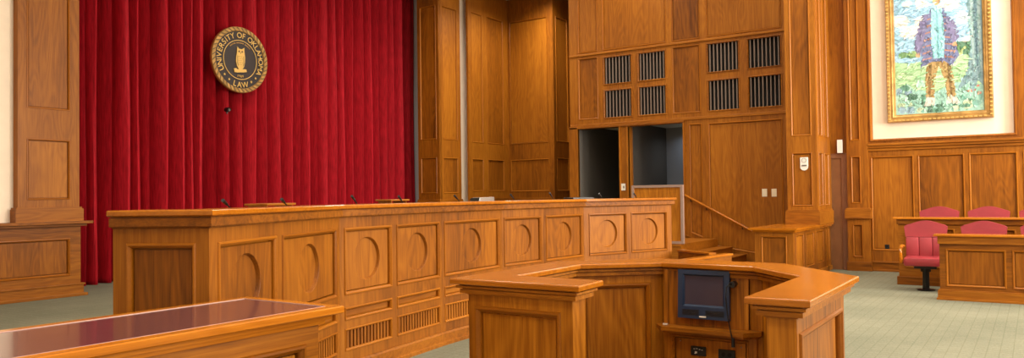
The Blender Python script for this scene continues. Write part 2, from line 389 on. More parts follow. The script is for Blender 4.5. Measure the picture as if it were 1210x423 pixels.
wn_ = ['upper left', 'upper right', 'lower left', 'lower right']
for i, (a, b, c, d) in enumerate(G):
    side = 'above the two dark doorways' if i < 4 else 'above the panel with the light switches'
    g = thing('vent_grille', 'slatted square vent grille, %s of the four %s' % (wn_[i % 4], side), 'grille', (a, YC, c), 0, 'slatted vent grilles high on the far wall')
    wd, hg = b-a, d-c
    bm = ring(bmesh.new(), rect(0, wd, 0, hg), [(0, .06), (0, -.012), (.018, -.016), (.03, -.004), (.03, .06)]); obj('grille_frame', bm, WH, g)
    bm = bmesh.new(); n = 8
    for k in range(n):
        xx = .03+(wd-.06)*(k+.5)/n; box(bm, xx-.011, xx+.011, .012, .05, .01, hg-.01)
    obj('slats', bm, SLAT, g)
# corridor pockets behind the doorways
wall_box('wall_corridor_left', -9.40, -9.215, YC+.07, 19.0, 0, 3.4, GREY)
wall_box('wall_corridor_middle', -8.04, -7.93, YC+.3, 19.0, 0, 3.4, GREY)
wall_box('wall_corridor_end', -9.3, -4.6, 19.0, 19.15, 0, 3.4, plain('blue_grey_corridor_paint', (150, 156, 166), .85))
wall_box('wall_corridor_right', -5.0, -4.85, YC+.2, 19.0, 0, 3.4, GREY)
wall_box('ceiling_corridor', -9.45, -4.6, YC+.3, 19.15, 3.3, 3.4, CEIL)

# ---- right-hand wall with the painting
wp = thing('wall_painting', None, None, (0, YR, 0), 0, kind='structure')
wx = [onY(p, 240, YR).x for p in (1029, 1080, 1086, 1140, 1146.6, 1203)]
hol = [rect(wx[0]+.02, wx[1], .42, 2.28), rect(wx[2], wx[3], .42, 2.28), rect(wx[4], wx[5], .42, 2.28)]
xx = wx[5]+.1
while xx < 6: hol.append(rect(xx, xx+.85, .42, 2.28)); xx += .95
panelled(wp, 7.2+2.78, 0, 2.40, hol, x0=-2.78, th=.05)
obj('wall_core', B(-3.25, 7.2, .06, .3, 0, CZ), CREAM, wp)
xr = onY(1199.7, 158, YR).x
bm = plate(bmesh.new(), rect(-2.80, xr+.30, 2.52, CZ), [rect(-2.715, xr, 2.62, 6.9)], -.02, .06); obj('picture_surround', bm, WV, wp)
bm = ring(bmesh.new(), rect(-2.715, xr, 2.62, 6.9), [(-.03, -.02), (-.02, -.045), (0, -.04), (.012, -.01), (.02, .06)]); obj('surround_moulding', bm, WV, wp)
bm = B(-2.80, 7.2, -.10, .05, 2.50, 2.545, bev=.008); box(bm, -2.80, 7.2, -.07, .05, 2.455, 2.50, bev=.01); box(bm, -2.80, 7.2, -.035, .05, 2.40, 2.455, bev=.01); obj('dado_ledge', bm, WH, wp)
bm = B(-2.80, 7.2, -.03, .02, 0, .17); box(bm, -2.80, 7.2, -.045, .02, .16, .20, bev=.008); box(bm, -2.80, 7.2, -.06, .02, 0, .04, bev=.006); obj('base_moulding', bm, WH, wp)
# narrow pilaster left of it, standing on a wainscot block
t = pilaster('trim_10', (0, YR-.10, 0), 0, -3.17, -2.78, CZ, 1.08, [rect(-3.09, -2.92, 1.36, 2.30), rect(-3.09, -2.92, 2.63, 6.9)], (1.08, 1.25), depth=.2)
t = thing('trim_11', None, None, (0, YR-.12, 0), 0, kind='structure')
panelled(t, .42, 0, 1.05, [rect(-3.08, -2.90, .28, .93)], x0=-3.18, th=.05)
bm = B(-3.22, -2.73, -.05, .15, 1.045, 1.085, bev=.008); obj('ledge', bm, WH, t); bm = B(-3.20, -2.74, -.03, .1, 0, .18, bev=.006); obj('base_moulding', bm, WH, t); obj('core', B(-3.17, -2.77, .05, .15, 0, 1.04), WV, t)
# service door in the narrow recess between the pier and that pilaster
dr = thing('door_1', None, None, (0, YR+.02, 0), 0, kind='structure')
obj('door_leaf', B(-3.98, -3.18, .0, .05, 0, 2.28), plain('brown_grey_door_laminate', (146, 96, 58), .45, noise=.12), dr)
bm = B(-3.30, -3.17, -.03, .02, 0, 2.30, bev=.01); box(bm, -3.98, -3.17, -.03, .02, 2.28, 2.38, bev=.01); obj('door_frame', bm, plain('brown_door_frame', (140, 92, 62), .45, noise=.1), dr)
wall_box('trim_12', -3.98, -3.16, YR-.02, YR+.2, 2.38, CZ, WV)

# ---- pier standing on the low panelled box at the foot of the stairs
YP, XP = 15.75, -3.47
def pierx(p): return onY(p, 200, YP).x
x0, x1 = pierx(930), XP-.02
pr = thing('trim_13', None, None, (0, YP, 0), 0, kind='structure')
ZU, ZL1, ZL0, ZP1 = 2.70, 2.36, 1.33, 1.22
panelled(pr, x1-x0, .97, CZ, [rect(x0+.10, x1-.10, ZL0, ZL1), rect(x0+.10, x1-.10, ZU, 6.9)], x0=x0, th=.05)
obj('shaft', B(x0, x1-.05, .05, 1.2, .97, CZ), WV, pr)
ps = thing('trim_14', None, None, (x1, 0, 0), R90, kind='structure')
panelled(ps, 1.17, .97, CZ, [rect(15.90, 16.20, ZL0, ZL1), rect(15.90, 16.20, ZU, 6.9), rect(16.38, 16.74, ZL0, ZL1), rect(16.38, 16.74, ZU, 6.9)], x0=YP+.0515, th=.05)
bm = prism(bmesh.new(), [(x0-.04, YP-.05), (x1+.04, YP-.05), (x1+.04, 16.95), (x1-.1, 16.95), (x1-.1, YP+.05), (x0-.04, YP+.05)], .967, ZP1)
prism(bm, [(x0-.02, YP-.03), (x1+.02, YP-.03), (x1+.02, 16.95), (x1-.1, 16.95), (x1-.1, YP+.05), (x0-.02, YP+.05)], ZP1, ZP1+.03)
tag(obj('trim_15', bm, WH), None, None, kind='structure')
# the low box itself
YB0, XBL = 14.02, -4.20
bx = thing('trim_16', None, None, (0, YB0, 0), 0, kind='structure')
panelled(bx, XP-XBL-.062, 0, .93, [rect(XBL+.12, XP-.18, .22, .82)], x0=XBL, th=.04)
bs = thing('trim_17', None, None, (XP-.06, 0, 0), R90, kind='structure')
def by(p): return onX(p, 285, XP-.06).y
ed = [by(p) for p in (940.5, 949.5, 952.5, 961.5, 965, 973, 976.5, 987)]
ed[0] = max(ed[0], YB0+.13); ed[7] = min(ed[7], 16.84)
panelled(bs, 16.98-YB0-.042, 0, .93, [rect(ed[2*i], ed[2*i+1], .22, .83) for i in range(4)], x0=YB0+.042, th=.04, ms=.8)
tag(obj('trim_18', B(XBL+.02, XP-.11, YB0+.05, 16.55, 0, .925), WV), None, None, kind='structure')
bm = prism(bmesh.new(), [(XBL-.10, YB0-.07), (XP+.01, YB0-.07), (XP+.01, 16.97), (XBL-.10, 16.97)], .93, .967)
prism(bm, [(XBL-.04, YB0-.035), (XP-.02, YB0-.035), (XP-.02, 16.97), (XBL-.04, 16.97)], .895, .93)
tag(obj('trim_19', bm, WTOP), None, None, kind='structure')
bm = B(XP-.08, XP-.03, YB0+.022, 16.97, 0, .098, bev=.004); box(bm, XBL, XP-.03, YB0-.03, YB0+.02, 0, .10, bev=.008); tag(obj('baseboard_box', bm, WH), None, None, kind='structure')

# ------------------------------------------------------------------ JUDGES' BENCH
V = [Vector(v) for v in ((-4.239, 2.947), (-5.127, 4.873), (-5.363, 6.598), (-5.445, 7.863), (-5.31, 9.702), (-4.692, 11.39))]
fd = Vector((-.908, -.419)).normalized(); FL = V[0]+fd*.655
gd = Vector((-(V[5]-V[4]).y, (V[5]-V[4]).x)).normalized(); GR = V[5]+gd*.72
path = [FL]+V+[GR]
bench = thing('judges_bench', 'long curved oak judges bench with a row of nine round-recessed panels', 'bench')
def face(parent, a, b, name='bench_section'):
    d = b-a; e = thing(name, None, None, (a.x, a.y, 0), math.atan2(d.y, d.x)); e.parent = parent
    return e, d.length
pz0, pz1 = .735, 1.325
segs = [[(.105, .90), (1.0, 2.05)], [(.073, .791), (.885, 1.685)], [(.045, 1.199)], [(.045, .815), (.93, 1.80)], [(.10, .831), (.935, 1.69)]]
def section_mesh(a, b, holes, rd, matb=WV, th=.05):
    """one bench section in world-oriented local coordinates"""
def place_mesh(o, a, b):
    d = b-a; o.matrix_local = Matrix.Translation((a.x, a.y, 0)) @ Matrix.Rotation(math.atan2(d.y, d.x), 4, 'Z')
for i in range(5):
    a, b = V[i], V[i+1]; L = (b-a).length
    holes = []; kinds = []
    for (u0, u1) in segs[i]:
        holes += [rect(u0, u1, pz0, pz1), rect(u0, u1, .51, .615), rect(u0, u1, .235, .425)]; kinds += ['panel', 'strip_panel', 'vent']
    fb = obj('section_frame', plate(bmesh.new(), rect(.001, L-.001, 0, 1.5), holes, 0, .04), WV, bench); place_mesh(fb, a, b)
    for h, k in zip(holes, kinds):
        u0, u1 = h[0][0], h[1][0]; z0, z1 = h[0][1], h[2][1]
        if k == 'panel':
            cx = (u0+u1)/2; c1 = circ(cx, 1.035, .2, 48); bm = plate(bmesh.new(), inset(h, FI*.85), [c1], .021, .035)
            ring(bm, c1, [(0, .021), (.003, .023), (.014, .050)])
            plate(bm, circ(cx, 1.035, .189, 48), [], .049, .06); p = obj('panel', bm, WP, fb)
            obj('moulding', ring(bmesh.new(), h, mprof(.85)), WM, p)
        elif k == 'strip_panel':
            p = obj('strip_panel', plate(bmesh.new(), inset(h, FI*.7), [], .03, .04), WH, fb); obj('moulding', ring(bmesh.new(), h, mprof(.7)), WM, p)
        else:
            bm = plate(bmesh.new(), inset(h, -.012), [], .045, .05); n = int((u1-u0)/.052)
            for q in range(n):
                xx = u0+.03+(u1-u0-.06)*(q+.5)/n; box(bm, xx-.016, xx+.016, .012, .046, z0+.005, z1-.005)
            p = obj('vent', bm, WV, fb); obj('moulding', ring(bmesh.new(), h, mprof(.6)), WM, p)
# hairline joint across the middle section door
a, b = FL, V[0]; L = (b-a).length
fb = obj('section_frame', plate(bmesh.new(), rect(.001, L-.001, 0, 1.5), [rect(.10, L-.095, .30, 1.325)], 0, .04), WV, bench); place_mesh(fb, a, b)
p = obj('panel', plate(bmesh.new(), inset(rect(.10, L-.095, .30, 1.325), FI*.85), [], .021, .035), WV, fb); obj('moulding', ring(bmesh.new(), rect(.10, L-.095, .30, 1.325), mprof(.85)), WM, p)
a, b = V[5], GR; L = (b-a).length
fb = obj('section_frame', plate(bmesh.new(), rect(.001, L-.001, 0, 1.5), [rect(.10, L-.1, .735, 1.325)], 0, .04), WV, bench); place_mesh(fb, a, b)
p = obj('panel', plate(bmesh.new(), inset(rect(.10, L-.1, .735, 1.325), FI*.85), [], .021, .035), WV, fb); obj('moulding', ring(bmesh.new(), rect(.10, L-.1, .735, 1.325), mprof(.85)), WM, p)
obj('cap', sweep(bmesh.new(), path, [(-.28, 1.54), (.048, 1.54), (.0545, 1.538), (.0585, 1.534), (.060, 1.528), (.060, 1.508), (.048, 1.500), (-.28, 1.500)]), WTOP, bench)
obj('frieze', sweep(bmesh.new(), path, [(-.06, 1.50), (.022, 1.50), (.022, 1.491), (.038, 1.491), (.038, 1.440), (.034, 1.434), (.012, 1.434), (.008, 1.424), (-.06, 1.424)]), WH, bench)
obj('base_moulding', sweep(bmesh.new(), path, [(-.03, 0), (.050, 0), (.050, .030), (.030, .040), (.030, .118), (.018, .138), (-.03, .138)]), WH, bench)
def offs(path, d):
    out = []
    for i in range(len(path)):
        a = (path[i]-path[i-1]).normalized() if i else (path[1]-path[0]).normalized(); b = (path[i+1]-path[i]).normalized() if i < len(path)-1 else a
        m = Vector((a.y, -a.x))+Vector((b.y, -b.x)); m = m/m.length_squared*2; out.append(path[i]+m*d)
    return out
VI = [V[0]+(V[1]-V[0]).normalized()*.06]+V[1:5]+[V[5]-(V[5]-V[4]).normalized()*.06]
obj('back_board', sweep(bmesh.new(), VI, [(-.26, 0), (-.22, 0), (-.22, 1.49), (-.26, 1.49)]), WV, bench)
obj('desk_top', sweep(bmesh.new(), VI, [(-.60, 1.375), (-.262, 1.375), (-.262, 1.41), (-.60, 1.41)]), WTOP, bench)
obj('modesty_board', sweep(bmesh.new(), VI, [(-.56, .0), (-.52, .0), (-.52, 1.375), (-.56, 1.375)]), WV, bench)

# raised platform behind the bench, its stair curb and steps
inner = offs(V, -.62); s0 = (V[1]-V[0]).normalized(); s5 = (V[5]-V[4]).normalized()
inner[0] += s0*.16; inner[5] -= s5*.16; inner.append(inner[5]+gd*.3)
pl = [tuple(p) for p in inner]+[(-6.95, 12.3), (-6.95, 14.42), (-5.76, 14.42), (-5.76, 16.5), (-9.3, 16.5), (-9.3, 8.5), (-8.2, 5.2), (-6.2, 3.6)]
sp_ = thing('stage_platform', 'low carpeted platform behind the judges bench, reaching to the doorways', 'platform')
obj('deck', prism(bmesh.new(), pl, .05, .60), CARPET, sp_)
bm = B(-6.95, -5.75, 14.395, 14.425, 0, .60); box(bm, -6.95, -5.74, 14.385, 14.425, .565, .605, bev=.006); box(bm, -5.765, -5.745, 14.40, 16.5, 0, .60); box(bm, -6.6, -5.74, 14.43, 16.5, .601, .615); obj('fascia', bm, WH, sp_)
st = thing('staircase', 'short oak staircase going up beside the guard panel to the doorways', 'stairs', (0, 0, 0))
for k in range(3):
    zt = .60-.15*(k+1); xa = -5.735+.30*k
    bm = B(xa, xa+.30, 14.62, 16.54, 0, zt-.025); box(bm, xa, xa+.32, 14.60, 16.54, zt-.025, zt, bev=.006)
    obj('step', bm, WH, st)
# low curb walls around the foot of the steps
def curb(a, b, label, h=.735):
    c = thing('stair_curb', label, 'curb'); a = Vector((a.x, a.y)); b = Vector((b.x, b.y))
    obj('curb_wall', sweep(bmesh.new(), [a, b], [(-.10, 0), (-.02, 0), (-.02, h-.03), (-.10, h-.03)]), WH, c)
    obj('curb_cap', sweep(bmesh.new(), [a, b], [(-.12, h-.03), (0, h-.03), (.004, h-.025), (.004, h-.005), (0, h), (-.12, h)]), WTOP, c)
e1 = onz(851, 299.6, .735)
e1 = onz(838, 298.8, .735)
curb(V[5]+Vector((.07, .03)), e1, 'low oak curb wall running on from the right end of the bench')
curb(onz(792, 309.4, .735), onz(866, 299.4, .735), 'low oak curb wall angled across in front of the stair foot')
# guard panel with a grey edge at the platform end
gp = thing('guard_panel', 'grey-edged oak guard panel standing behind the right end of the bench', 'panel', (0, 14.46, 0))
obj('board', B(-6.76, -5.76, .01, .04, .617, 1.73), WSV, gp)
bm = ring(bmesh.new(), rect(-6.80, -5.71, .617, 1.775), [(0, 0), (0, -.012), (.05, -.012), (.05, .05), (0, .05), (0, 0)]); obj('edge_frame', bm, GREYMET, gp)

# handrail on the far wall
hr = thing('handrail', 'slim oak handrail sloping down the wall beside the stairs', 'handrail')
ra = onY(809, 230.5, YC-.08); rb = onY(888.5, 273, YC-.08)
obj('rail', tube(bmesh.new(), [ra, ra.lerp(rb, .5), rb], .026, 12), WTOP, hr, smooth=True)
for f in (.09, .33, .86):
    p = ra.lerp(rb, f); obj('bracket', tube(bmesh.new(), [p+Vector((0, 0, -.02)), p+Vector((0, .02, -.07)), p+Vector((0, .078, -.075))], .009, 8), BLACKM, hr)

# ------------------------------------------------------------------ things on the bench
inn = offs(V, -.36)
mics = [((266, 237), (277, 248)), ((334.6, 235.5), (343, 245)), ((417.8, 232.8), (424.5, 242)), ((473, 233), (478.5, 239)), ((538.8, 231.5), (545.5, 237.5)),
        ((605, 230.7), (610, 236)), ((651, 229), (655, 235)), ((709.5, 230), (713.5, 233)), ((750, 229), (754, 232.5))]
posn = ['nearest of the nine, at the left end of the curved bench', 'second from the left end of the curved bench', 'third from the left, before the red curtain', 'fourth from the left, by the right edge of the red curtain',
        'just left of the grey desk speaker', 'just right of the grey desk speaker', 'before the narrow panels left of the doorways', 'before the first dark doorway', 'last at the right end, before the guard panel']
def micro(head, base, label):
    t = thing('gooseneck_microphone', label, 'microphone', base, 0, 'gooseneck microphones along the judges bench')
    h = Vector(head)-Vector(base)
    obj('base', tube(bmesh.new(), [(0, 0, 0), (0, 0, .012), (0, 0, .016)], .035, 16, .028), BLACKM, t)
    mid = Vector((0, 0, h.z*.55)); pts = [(Vector((0, 0, .014)))*(1-s)**2+mid*2*s*(1-s)+h*.86*s*s for s in [k/8 for k in range(9)]]
    obj('stem', tube(bmesh.new(), pts, .0055, 8), BLACKM, t, smooth=True)
    d = (pts[-1]-pts[-2]).normalized()
    obj('head', tube(bmesh.new(), [pts[-1]-d*.01, pts[-1]+d*.012, pts[-1]+d*.045, pts[-1]+d*.058], .010, 10, .014), BLACK, t, smooth=True)
for (h, b), ps_ in zip(mics, posn):
    # the mic stands on the desk about a third of a metre behind the bench face
    best = None
    for i in range(5):
        u, z = onseg(b[0], b[1], inn[i], inn[i+1]); L = (inn[i+1]-inn[i]).length
        if -.02 <= u <= L+.02: best = (i, u); break
    if best is None: best = (0, max(0.02, onseg(b[0], b[1], inn[0], inn[1])[0]))
    i, u = best; d = (inn[i+1]-inn[i]).normalized(); q = inn[i]+d*u
    u2, z2 = onseg(h[0], h[1], inn[i], inn[i+1]); hp = inn[i]+d*u2
    micro((hp.x, hp.y, z2+.0), (q.x, q.y, 1.4125), 'slim black gooseneck microphone, '+ps_)
# bookrests and desk devices
def on_desk(px, back):
    pth = offs(V, -back)
    for i in range(5):
        u, z = onseg(px, 240, pth[i], pth[i+1])
        if 0 <= u <= (pth[i+1]-pth[i]).length: d = pth[i+1]-pth[i]; return pth[i]+d.normalized()*u, math.atan2(d.y, d.x)
    d = pth[1]-pth[0]; return pth[0]+d.normalized()*.1, math.atan2(d.y, d.x)
def copyrest(px0, px1, ztop, label):
    p0, ang = on_desk(px0, .6); p1, _ = on_desk(px1, .6); L = (p1-p0).length
    t = thing('book_rest', label, 'desk shelf', (p0.x, p0.y, 1.413), ang, 'raised oak book rests on the judges bench')
    h = ztop-1.41
    bm = B(0, L, -.09, .12, h-.018, h, bev=.004); obj('shelf_top', bm, WH, t)
    for s in (.03, L-.05): obj('side_support', B(s, s+.02, -.07, .10, 0, h-.018), WV, t)
copyrest(304, 344, 1.558, 'raised oak book rest on the bench, beside the second microphone')
copyrest(454, 477, 1.575, 'raised oak book rest on the bench, beside the fourth microphone')
p0, ang = on_desk(569, .34)
t = thing('desk_speaker', 'grey-topped wedge desk speaker on the middle of the judges bench', 'speaker', (p0.x, p0.y, 1.413), ang)
bm = bmesh.new(); prof = [(-.12, 0), (.12, 0), (.12, .165), (.05, .175), (-.12, .10)]
plate(bm, [(-.17, 0), (.19, 0), (.19, .165), (-.10, .165)], [], -.05, .09); obj('housing', bm, BLACK, t)
obj('top_plate', B(-.10, .19, -.055, .06, .115, .172, bev=.006), STEEL, t)
p0, ang = on_desk(684, .40)
t = thing('laptop', 'thin dark closed laptop on a riser at the bench before the first doorway', 'laptop', (p0.x, p0.y, 1.413), ang)
obj('riser', B(-.14, .14, -.08, .08, 0, .125), BLACKM, t); obj('shell', B(-.20, .20, -.11, .11, .125, .15, bev=.005), BLACK, t)

# ------------------------------------------------------------------ CURTAIN
ridges = [98, 110, 129, 148, 160, 174, 194, 213, 224, 234, 252, 268, 284, 299, 312, 328, 343, 362, 385, 404, 428, 446, 464, 475, 484]
XC = -15.05
ry = [onX(p, 250, XC).y for p in ridges]
ry = [ry[0]-1.2, ry[0]-.75, ry[0]-.35]+ry+[17.20]
_r2 = random.Random(9); _n = []
for a_, b_ in zip(ry[:-1], ry[1:]):
    _n.append(a_)
    k_ = int((b_-a_)/.43)
    for q_ in range(1, k_+1): _n.append(a_+(b_-a_)*(q_/(k_+1)+_r2.uniform(-.06, .06)))
ry = _n+[ry[-1]]
def curtain():
    bm = bmesh.new(); cols = []
    rr = random.Random(3)
    prof = []
    for i in range(len(ry)-1):
        a, b = ry[i], ry[i+1]; n = 12; amp = min(.68, (b-a)*(1.25+.5*rr.random())); sk = .5+rr.uniform(-.12, .12); sub = (b-a)*rr.uniform(.03, .10); f2 = rr.choice((2, 3))
        for k in range(n):
            s = k/n; s2 = s**(math.log(.5)/math.log(sk))
            dpt = .5-.5*math.cos(2*PI*s2)
            prof.append((a+(b-a)*(s+.09*math.sin(2*PI*s)), -amp*dpt**.8+sub*math.sin(PI*s)*math.sin(f2*2*PI*s), i, s))
    prof.append((ry[-1], 0, len(ry)-2, 1))
    zs_ = [.015, .1, .5, 1.2, 2.2, 3.4, 4.6, 5.8, 7.0, 7.45]
    rows = []
    for z in zs_:
        row = []
        for (y, d, i, s) in prof:
            ph = (i*1.7)
            k = 1-.12*(z/7.5)
            row.append(bm.verts.new((XC+.08+d*k+.02*math.sin(z*.9+ph), y+.025*math.sin(z*.7+ph)*math.sin(PI*s), z+(.02*math.sin(y*3) if z < .05 else 0))))
        rows.append(row)
    for r in range(len(rows)-1):
        for c in range(len(rows[0])-1): bm.faces.new((rows[r][c], rows[r][c+1], rows[r+1][c+1], rows[r+1][c]))
    o = obj('stage_curtain', bm, VELVET, smooth=True)
    for p in o.data.polygons: p.use_smooth = True
    md = o.modifiers.new('thickness', 'SOLIDIFY'); md.thickness = .012
    return tag(o, 'tall crimson velvet stage curtain hanging in deep folds behind the bench', 'curtain')
curtain()
# ------------------------------------------------------------------ SEAL
SY, SZ, SR = 11.22, 4.76, .745
XS = -14.78
cc = onX(283.7, 70.8, XS); SY, SZ = cc.y, cc.z; SR = abs(onX(283.7, 32, XS).z-onX(283.7, 109.6, XS).z)/2
seal = thing('wall_seal', 'round black and gold university law seal with an owl, hung on the red curtain', 'seal', (XS, SY, SZ), R90)
def disc(r, y0, y1, n=72): return plate(bmesh.new(), circ(0, 0, r, n), [], y0, y1)
obj('disc', disc(SR*.99, .0, .06), SEALDK, seal)
bm = ring(bmesh.new(), circ(0, 0, SR, 72), [(0, .05), (0, -.008), (.012, -.022), (SR*.12, -.022), (SR*.135, -.006), (SR*.135, .0)])
obj('rim', bm, GOLD, seal)
bm = bmesh.new()
for k in range(40):     # rope pattern in darker bronze on the rim
    a = 2*PI*k/40; r0, r1 = SR*.875, SR*.985; da = .10
    q = [(r0*math.cos(a), r0*math.sin(a)), (r0*math.cos(a+.045), r0*math.sin(a+.045)), (r1*math.cos(a+da+.045), r1*math.sin(a+da+.045)), (r1*math.cos(a+da), r1*math.sin(a+da))]
    plate(bm, q, [], -.028, -.02)
obj('rope_pattern', bm, plain('rope_dark_bronze', (104, 82, 46), .5, .3), seal)
bm = bmesh.new(); ring(bm, circ(0, 0, SR*.60, 64), [(0, 0), (0, -.012), (.014, -.012), (.014, 0)]); obj('inner_ring', bm, GOLDB, seal)
def glyph(ch, size, bold=True):
    cu = bpy.data.curves.new('glyph', 'FONT'); cu.body = ch; cu.size = size; cu.extrude = .004; cu.align_x = 'CENTER'; cu.offset = .0008 if bold else 0
    o = bpy.data.objects.new('glyph', cu); C.objects.link(o)
    bpy.context.view_layer.update()
    me = bpy.data.meshes.new_from_object(o.evaluated_get(bpy.context.evaluated_depsgraph_get())); bpy.data.objects.remove(o); return me
def arc_text(nm, text, r, a0, a1, size, inward=False):
    # advance by letter width
    wd = []
    for ch in text:
        wd.append({'I': .42, ' ': .55, 'M': 1.15, 'W': 1.2, 'O': 1.1, 'N': 1.02, 'A': .98, 'L': .8, 'F': .8, 'Y': .92, 'U': 1.02}.get(ch, .92))
    tot = sum(wd); acc = 0
    for ch, w_ in zip(text, wd):
        s = (acc+w_/2)/tot; acc += w_
        if ch == ' ': continue
        a = a0+(a1-a0)*s; me = glyph(ch, size)
        rot = a-PI/2 if not inward else a+PI/2
        for v in me.vertices:
            x, z = v.co.x, v.co.y
            v.co = Vector((r*math.cos(a)+x*math.cos(rot)-z*math.sin(rot), -.008-v.co.z, r*math.sin(a)+x*math.sin(rot)+z*math.cos(rot)))
        bm = bmesh.new(); bm.from_mesh(me); bpy.data.meshes.remove(me); obj(nm, bm, GOLDB, seal)
arc_text('letter', 'UNIVERSITY OF OKLAHOMA', SR*.665, math.radians(212), math.radians(-32), SR*.235)
arc_text('letter', 'LAW', SR*.835, math.radians(249), math.radians(291), SR*.235, inward=True)
arc_text('numeral', '1909', SR*.535, math.radians(256), math.radians(284), SR*.10, inward=True)
for an in (222, 238, 302, 318):
    x, z = SR*.745*math.cos(math.radians(an)), SR*.745*math.sin(math.radians(an)); pts = []
    for k in range(10): rr = SR*(.042 if k % 2 == 0 else .02); aa = PI/2+PI*k/5; pts.append((x+rr*math.cos(aa), z+rr*math.sin(aa)))
    obj('star', plate(bmesh.new(), pts, [], -.012, 0), GOLDB, seal)
bm = bmesh.new()
for k in range(24):      # fine raised band of tiny lettering over the owl
    a = math.radians(48+84*k/23); r0 = SR*.50
    if k in (7, 16): continue
    plate(bm, [((r0+dr)*math.cos(a+da), (r0+dr)*math.sin(a+da)) for dr, da in ((0, -.02), (0, .02), (SR*.035, .02), (SR*.035, -.02))], [], -.006, 0)
obj('fine_lettering', bm, GOLD, seal)
def owl(parent, s):
    body = [(-.05, .33), (-.115, .395), (-.12, .30), (-.13, .20), (-.155, .08), (-.165, -.05), (-.13, -.20), (-.06, -.29), (-.12, -.30), (-.16, -.27), (-.24, -.29), (-.22, -.40), (-.10, -.40), (.0, -.38), (.10, -.37), (.22, -.345), (.20, -.27), (.12, -.27), (.06, -.29), (.12, -.20), (.155, -.05), (.16, .08), (.145, .20), (.135, .30), (.14, .385), (.06, .33)]
    sc = s*1.05
    o = obj('owl', plate(bmesh.new(), [(x*sc, z*sc) for x, z in body], [], -.022, 0), GOLDB, parent)
    dk = plain('owl_detail_brown', (104, 74, 30), .5)
    for sx in (-1, 1):
        obj('owl_eye', plate(bmesh.new(), circ(sx*.055*sc, .25*sc, .03*sc, 16), [], -.027, -.02), dk, o)
        obj('wing_line', plate(bmesh.new(), [(sx*.10*sc, .12*sc), (sx*.115*sc, .11*sc), (sx*.12*sc, -.12*sc), (sx*.075*sc, -.22*sc), (sx*.10*sc, -.10*sc)], [], -.025, -.02), dk, o)
    obj('beak', plate(bmesh.new(), [(-.014*sc, .225*sc), (.014*sc, .225*sc), (0, .18*sc)], [], -.028, -.02), dk, o)
    bm = bmesh.new()
    for i in range(5):
        for j in range(-1, 2):
            cx, cz = (j*.05+(.025 if i % 2 else 0)-.01)*sc, (.10-i*.06)*sc; plate(bm, [(cx-.012*sc, cz), (cx+.012*sc, cz), (cx, cz-.018*sc)], [], -.025, -.02)
    obj('breast_feathers', bm, dk, o)
owl(seal, SR*.95)
p = onX(269, 129.5, -14.84)
cm = thing('security_camera', 'small black camera poking through the red curtain below the seal', 'camera', p, R90)
obj('housing', tube(bmesh.new(), [(0, .06, 0), (0, -.03, 0), (0, -.05, -.01)], .05, 14), BLACK, cm, smooth=True)
obj('lens', tube(bmesh.new(), [(.0, -.045, -.01), (0, -.06, -.012)], .028, 14), STEEL, cm, smooth=True)
obj('mount', tube(bmesh.new(), [(.0, .02, -.04), (0, .02, -.09)], .02, 8), BLACKM, cm)

# ------------------------------------------------------------------ CLERK COUNTER (foreground left)
ct = thing('clerk_counter', 'oak counter with a glossy plum inlaid top in the left foreground', 'counter', (0, 0, 0))
KX0, KX1, KY1, KY0, KZ = -4.06, -3.215, 3.09, -.3, 1.0
def ringz(bm, poly, prof):
    rows = [[bm.verts.new((q[0], q[1], z)) for q in inset(poly, s)] for s, z in prof]; n = len(poly)
    for r in range(len(prof)-1):
        for i in range(n): bm.faces.new((rows[r][i], rows[r][(i+1) % n], rows[r+1][(i+1) % n], rows[r+1][i]))
    return bm
KP = rect(KX0, KX1, KY0, KY1)
bm = bmesh.new(); ringz(bm, KP, [(.10, KZ-.04), (.006, KZ-.042), (0, KZ-.036), (0, KZ-.006), (.006, KZ), (.075, KZ), (.075, KZ-.004), (.078, KZ-.006), (.10, KZ-.04)]); obj('top_border', bm, WTOPY, ct)
iy = inset(KP, .0755)
obj('inlay', prism(bmesh.new(), iy, KZ-.03, KZ-.002), INLAY, ct)
bm = bmesh.new(); ringz(bm, inset(KP, .073), [(0, KZ-.01), (0, KZ+.0010), (.003, KZ+.0010), (.003, KZ-.01)]); obj('inlay_trim', bm, plain('pale_inlay_strip', (196, 160, 150), .3), ct)
bm = bmesh.new()
for s, za, zb in ((.05, .93, .958), (.075, .905, .93)):
    prism(bm, inset(KP, s), za, zb)
obj('cornice', bm, WTOPY, ct)
KB = inset(KP, .10)
obj('carcass', prism(bmesh.new(), inset(KP, .15), 0, .905), WY, ct)
def faced(parent, a, b, z0, z1, holes, th=.04, ms=1.0, mb=None, mp=None, mm=None, nm='face_frame'):
    fb = obj(nm, plate(bmesh.new(), rect(.0015, (b-a).length-.0015, z0, z1), holes, 0, th), mb or WV, parent); place_mesh(fb, a, b)
    for h in holes:
        p = obj('panel', plate(bmesh.new(), inset(h, FI*ms), [], FY*ms, FY*ms+.01), mp or WP, fb); obj('moulding', ring(bmesh.new(), h, mprof(ms)), mm or WM, p)
    return fb
a = Vector((KX1-.10, KY0+.1)); b = Vector((KX1-.10, KY1-.10)); L = (b-a).length
faced(ct, a, b, 0, .905, [rect(L-.10-1.25, L-.10, .16, .80), rect(L-.20-2.5, L-.20-1.25, .16, .80)], ms=1.1, mb=WSH, mp=WSV)
a, b = b, Vector((KX0+.10, KY1-.10)); faced(ct, a, b, 0, .905, [rect(.1, (b-a).length-.1, .16, .80)])
a, b = b, Vector((KX0+.10, KY0+.10)); faced(ct, a, b, 0, .905, [rect(.1, 1.5, .16, .80), rect(1.6, 3.0, .16, .80)])

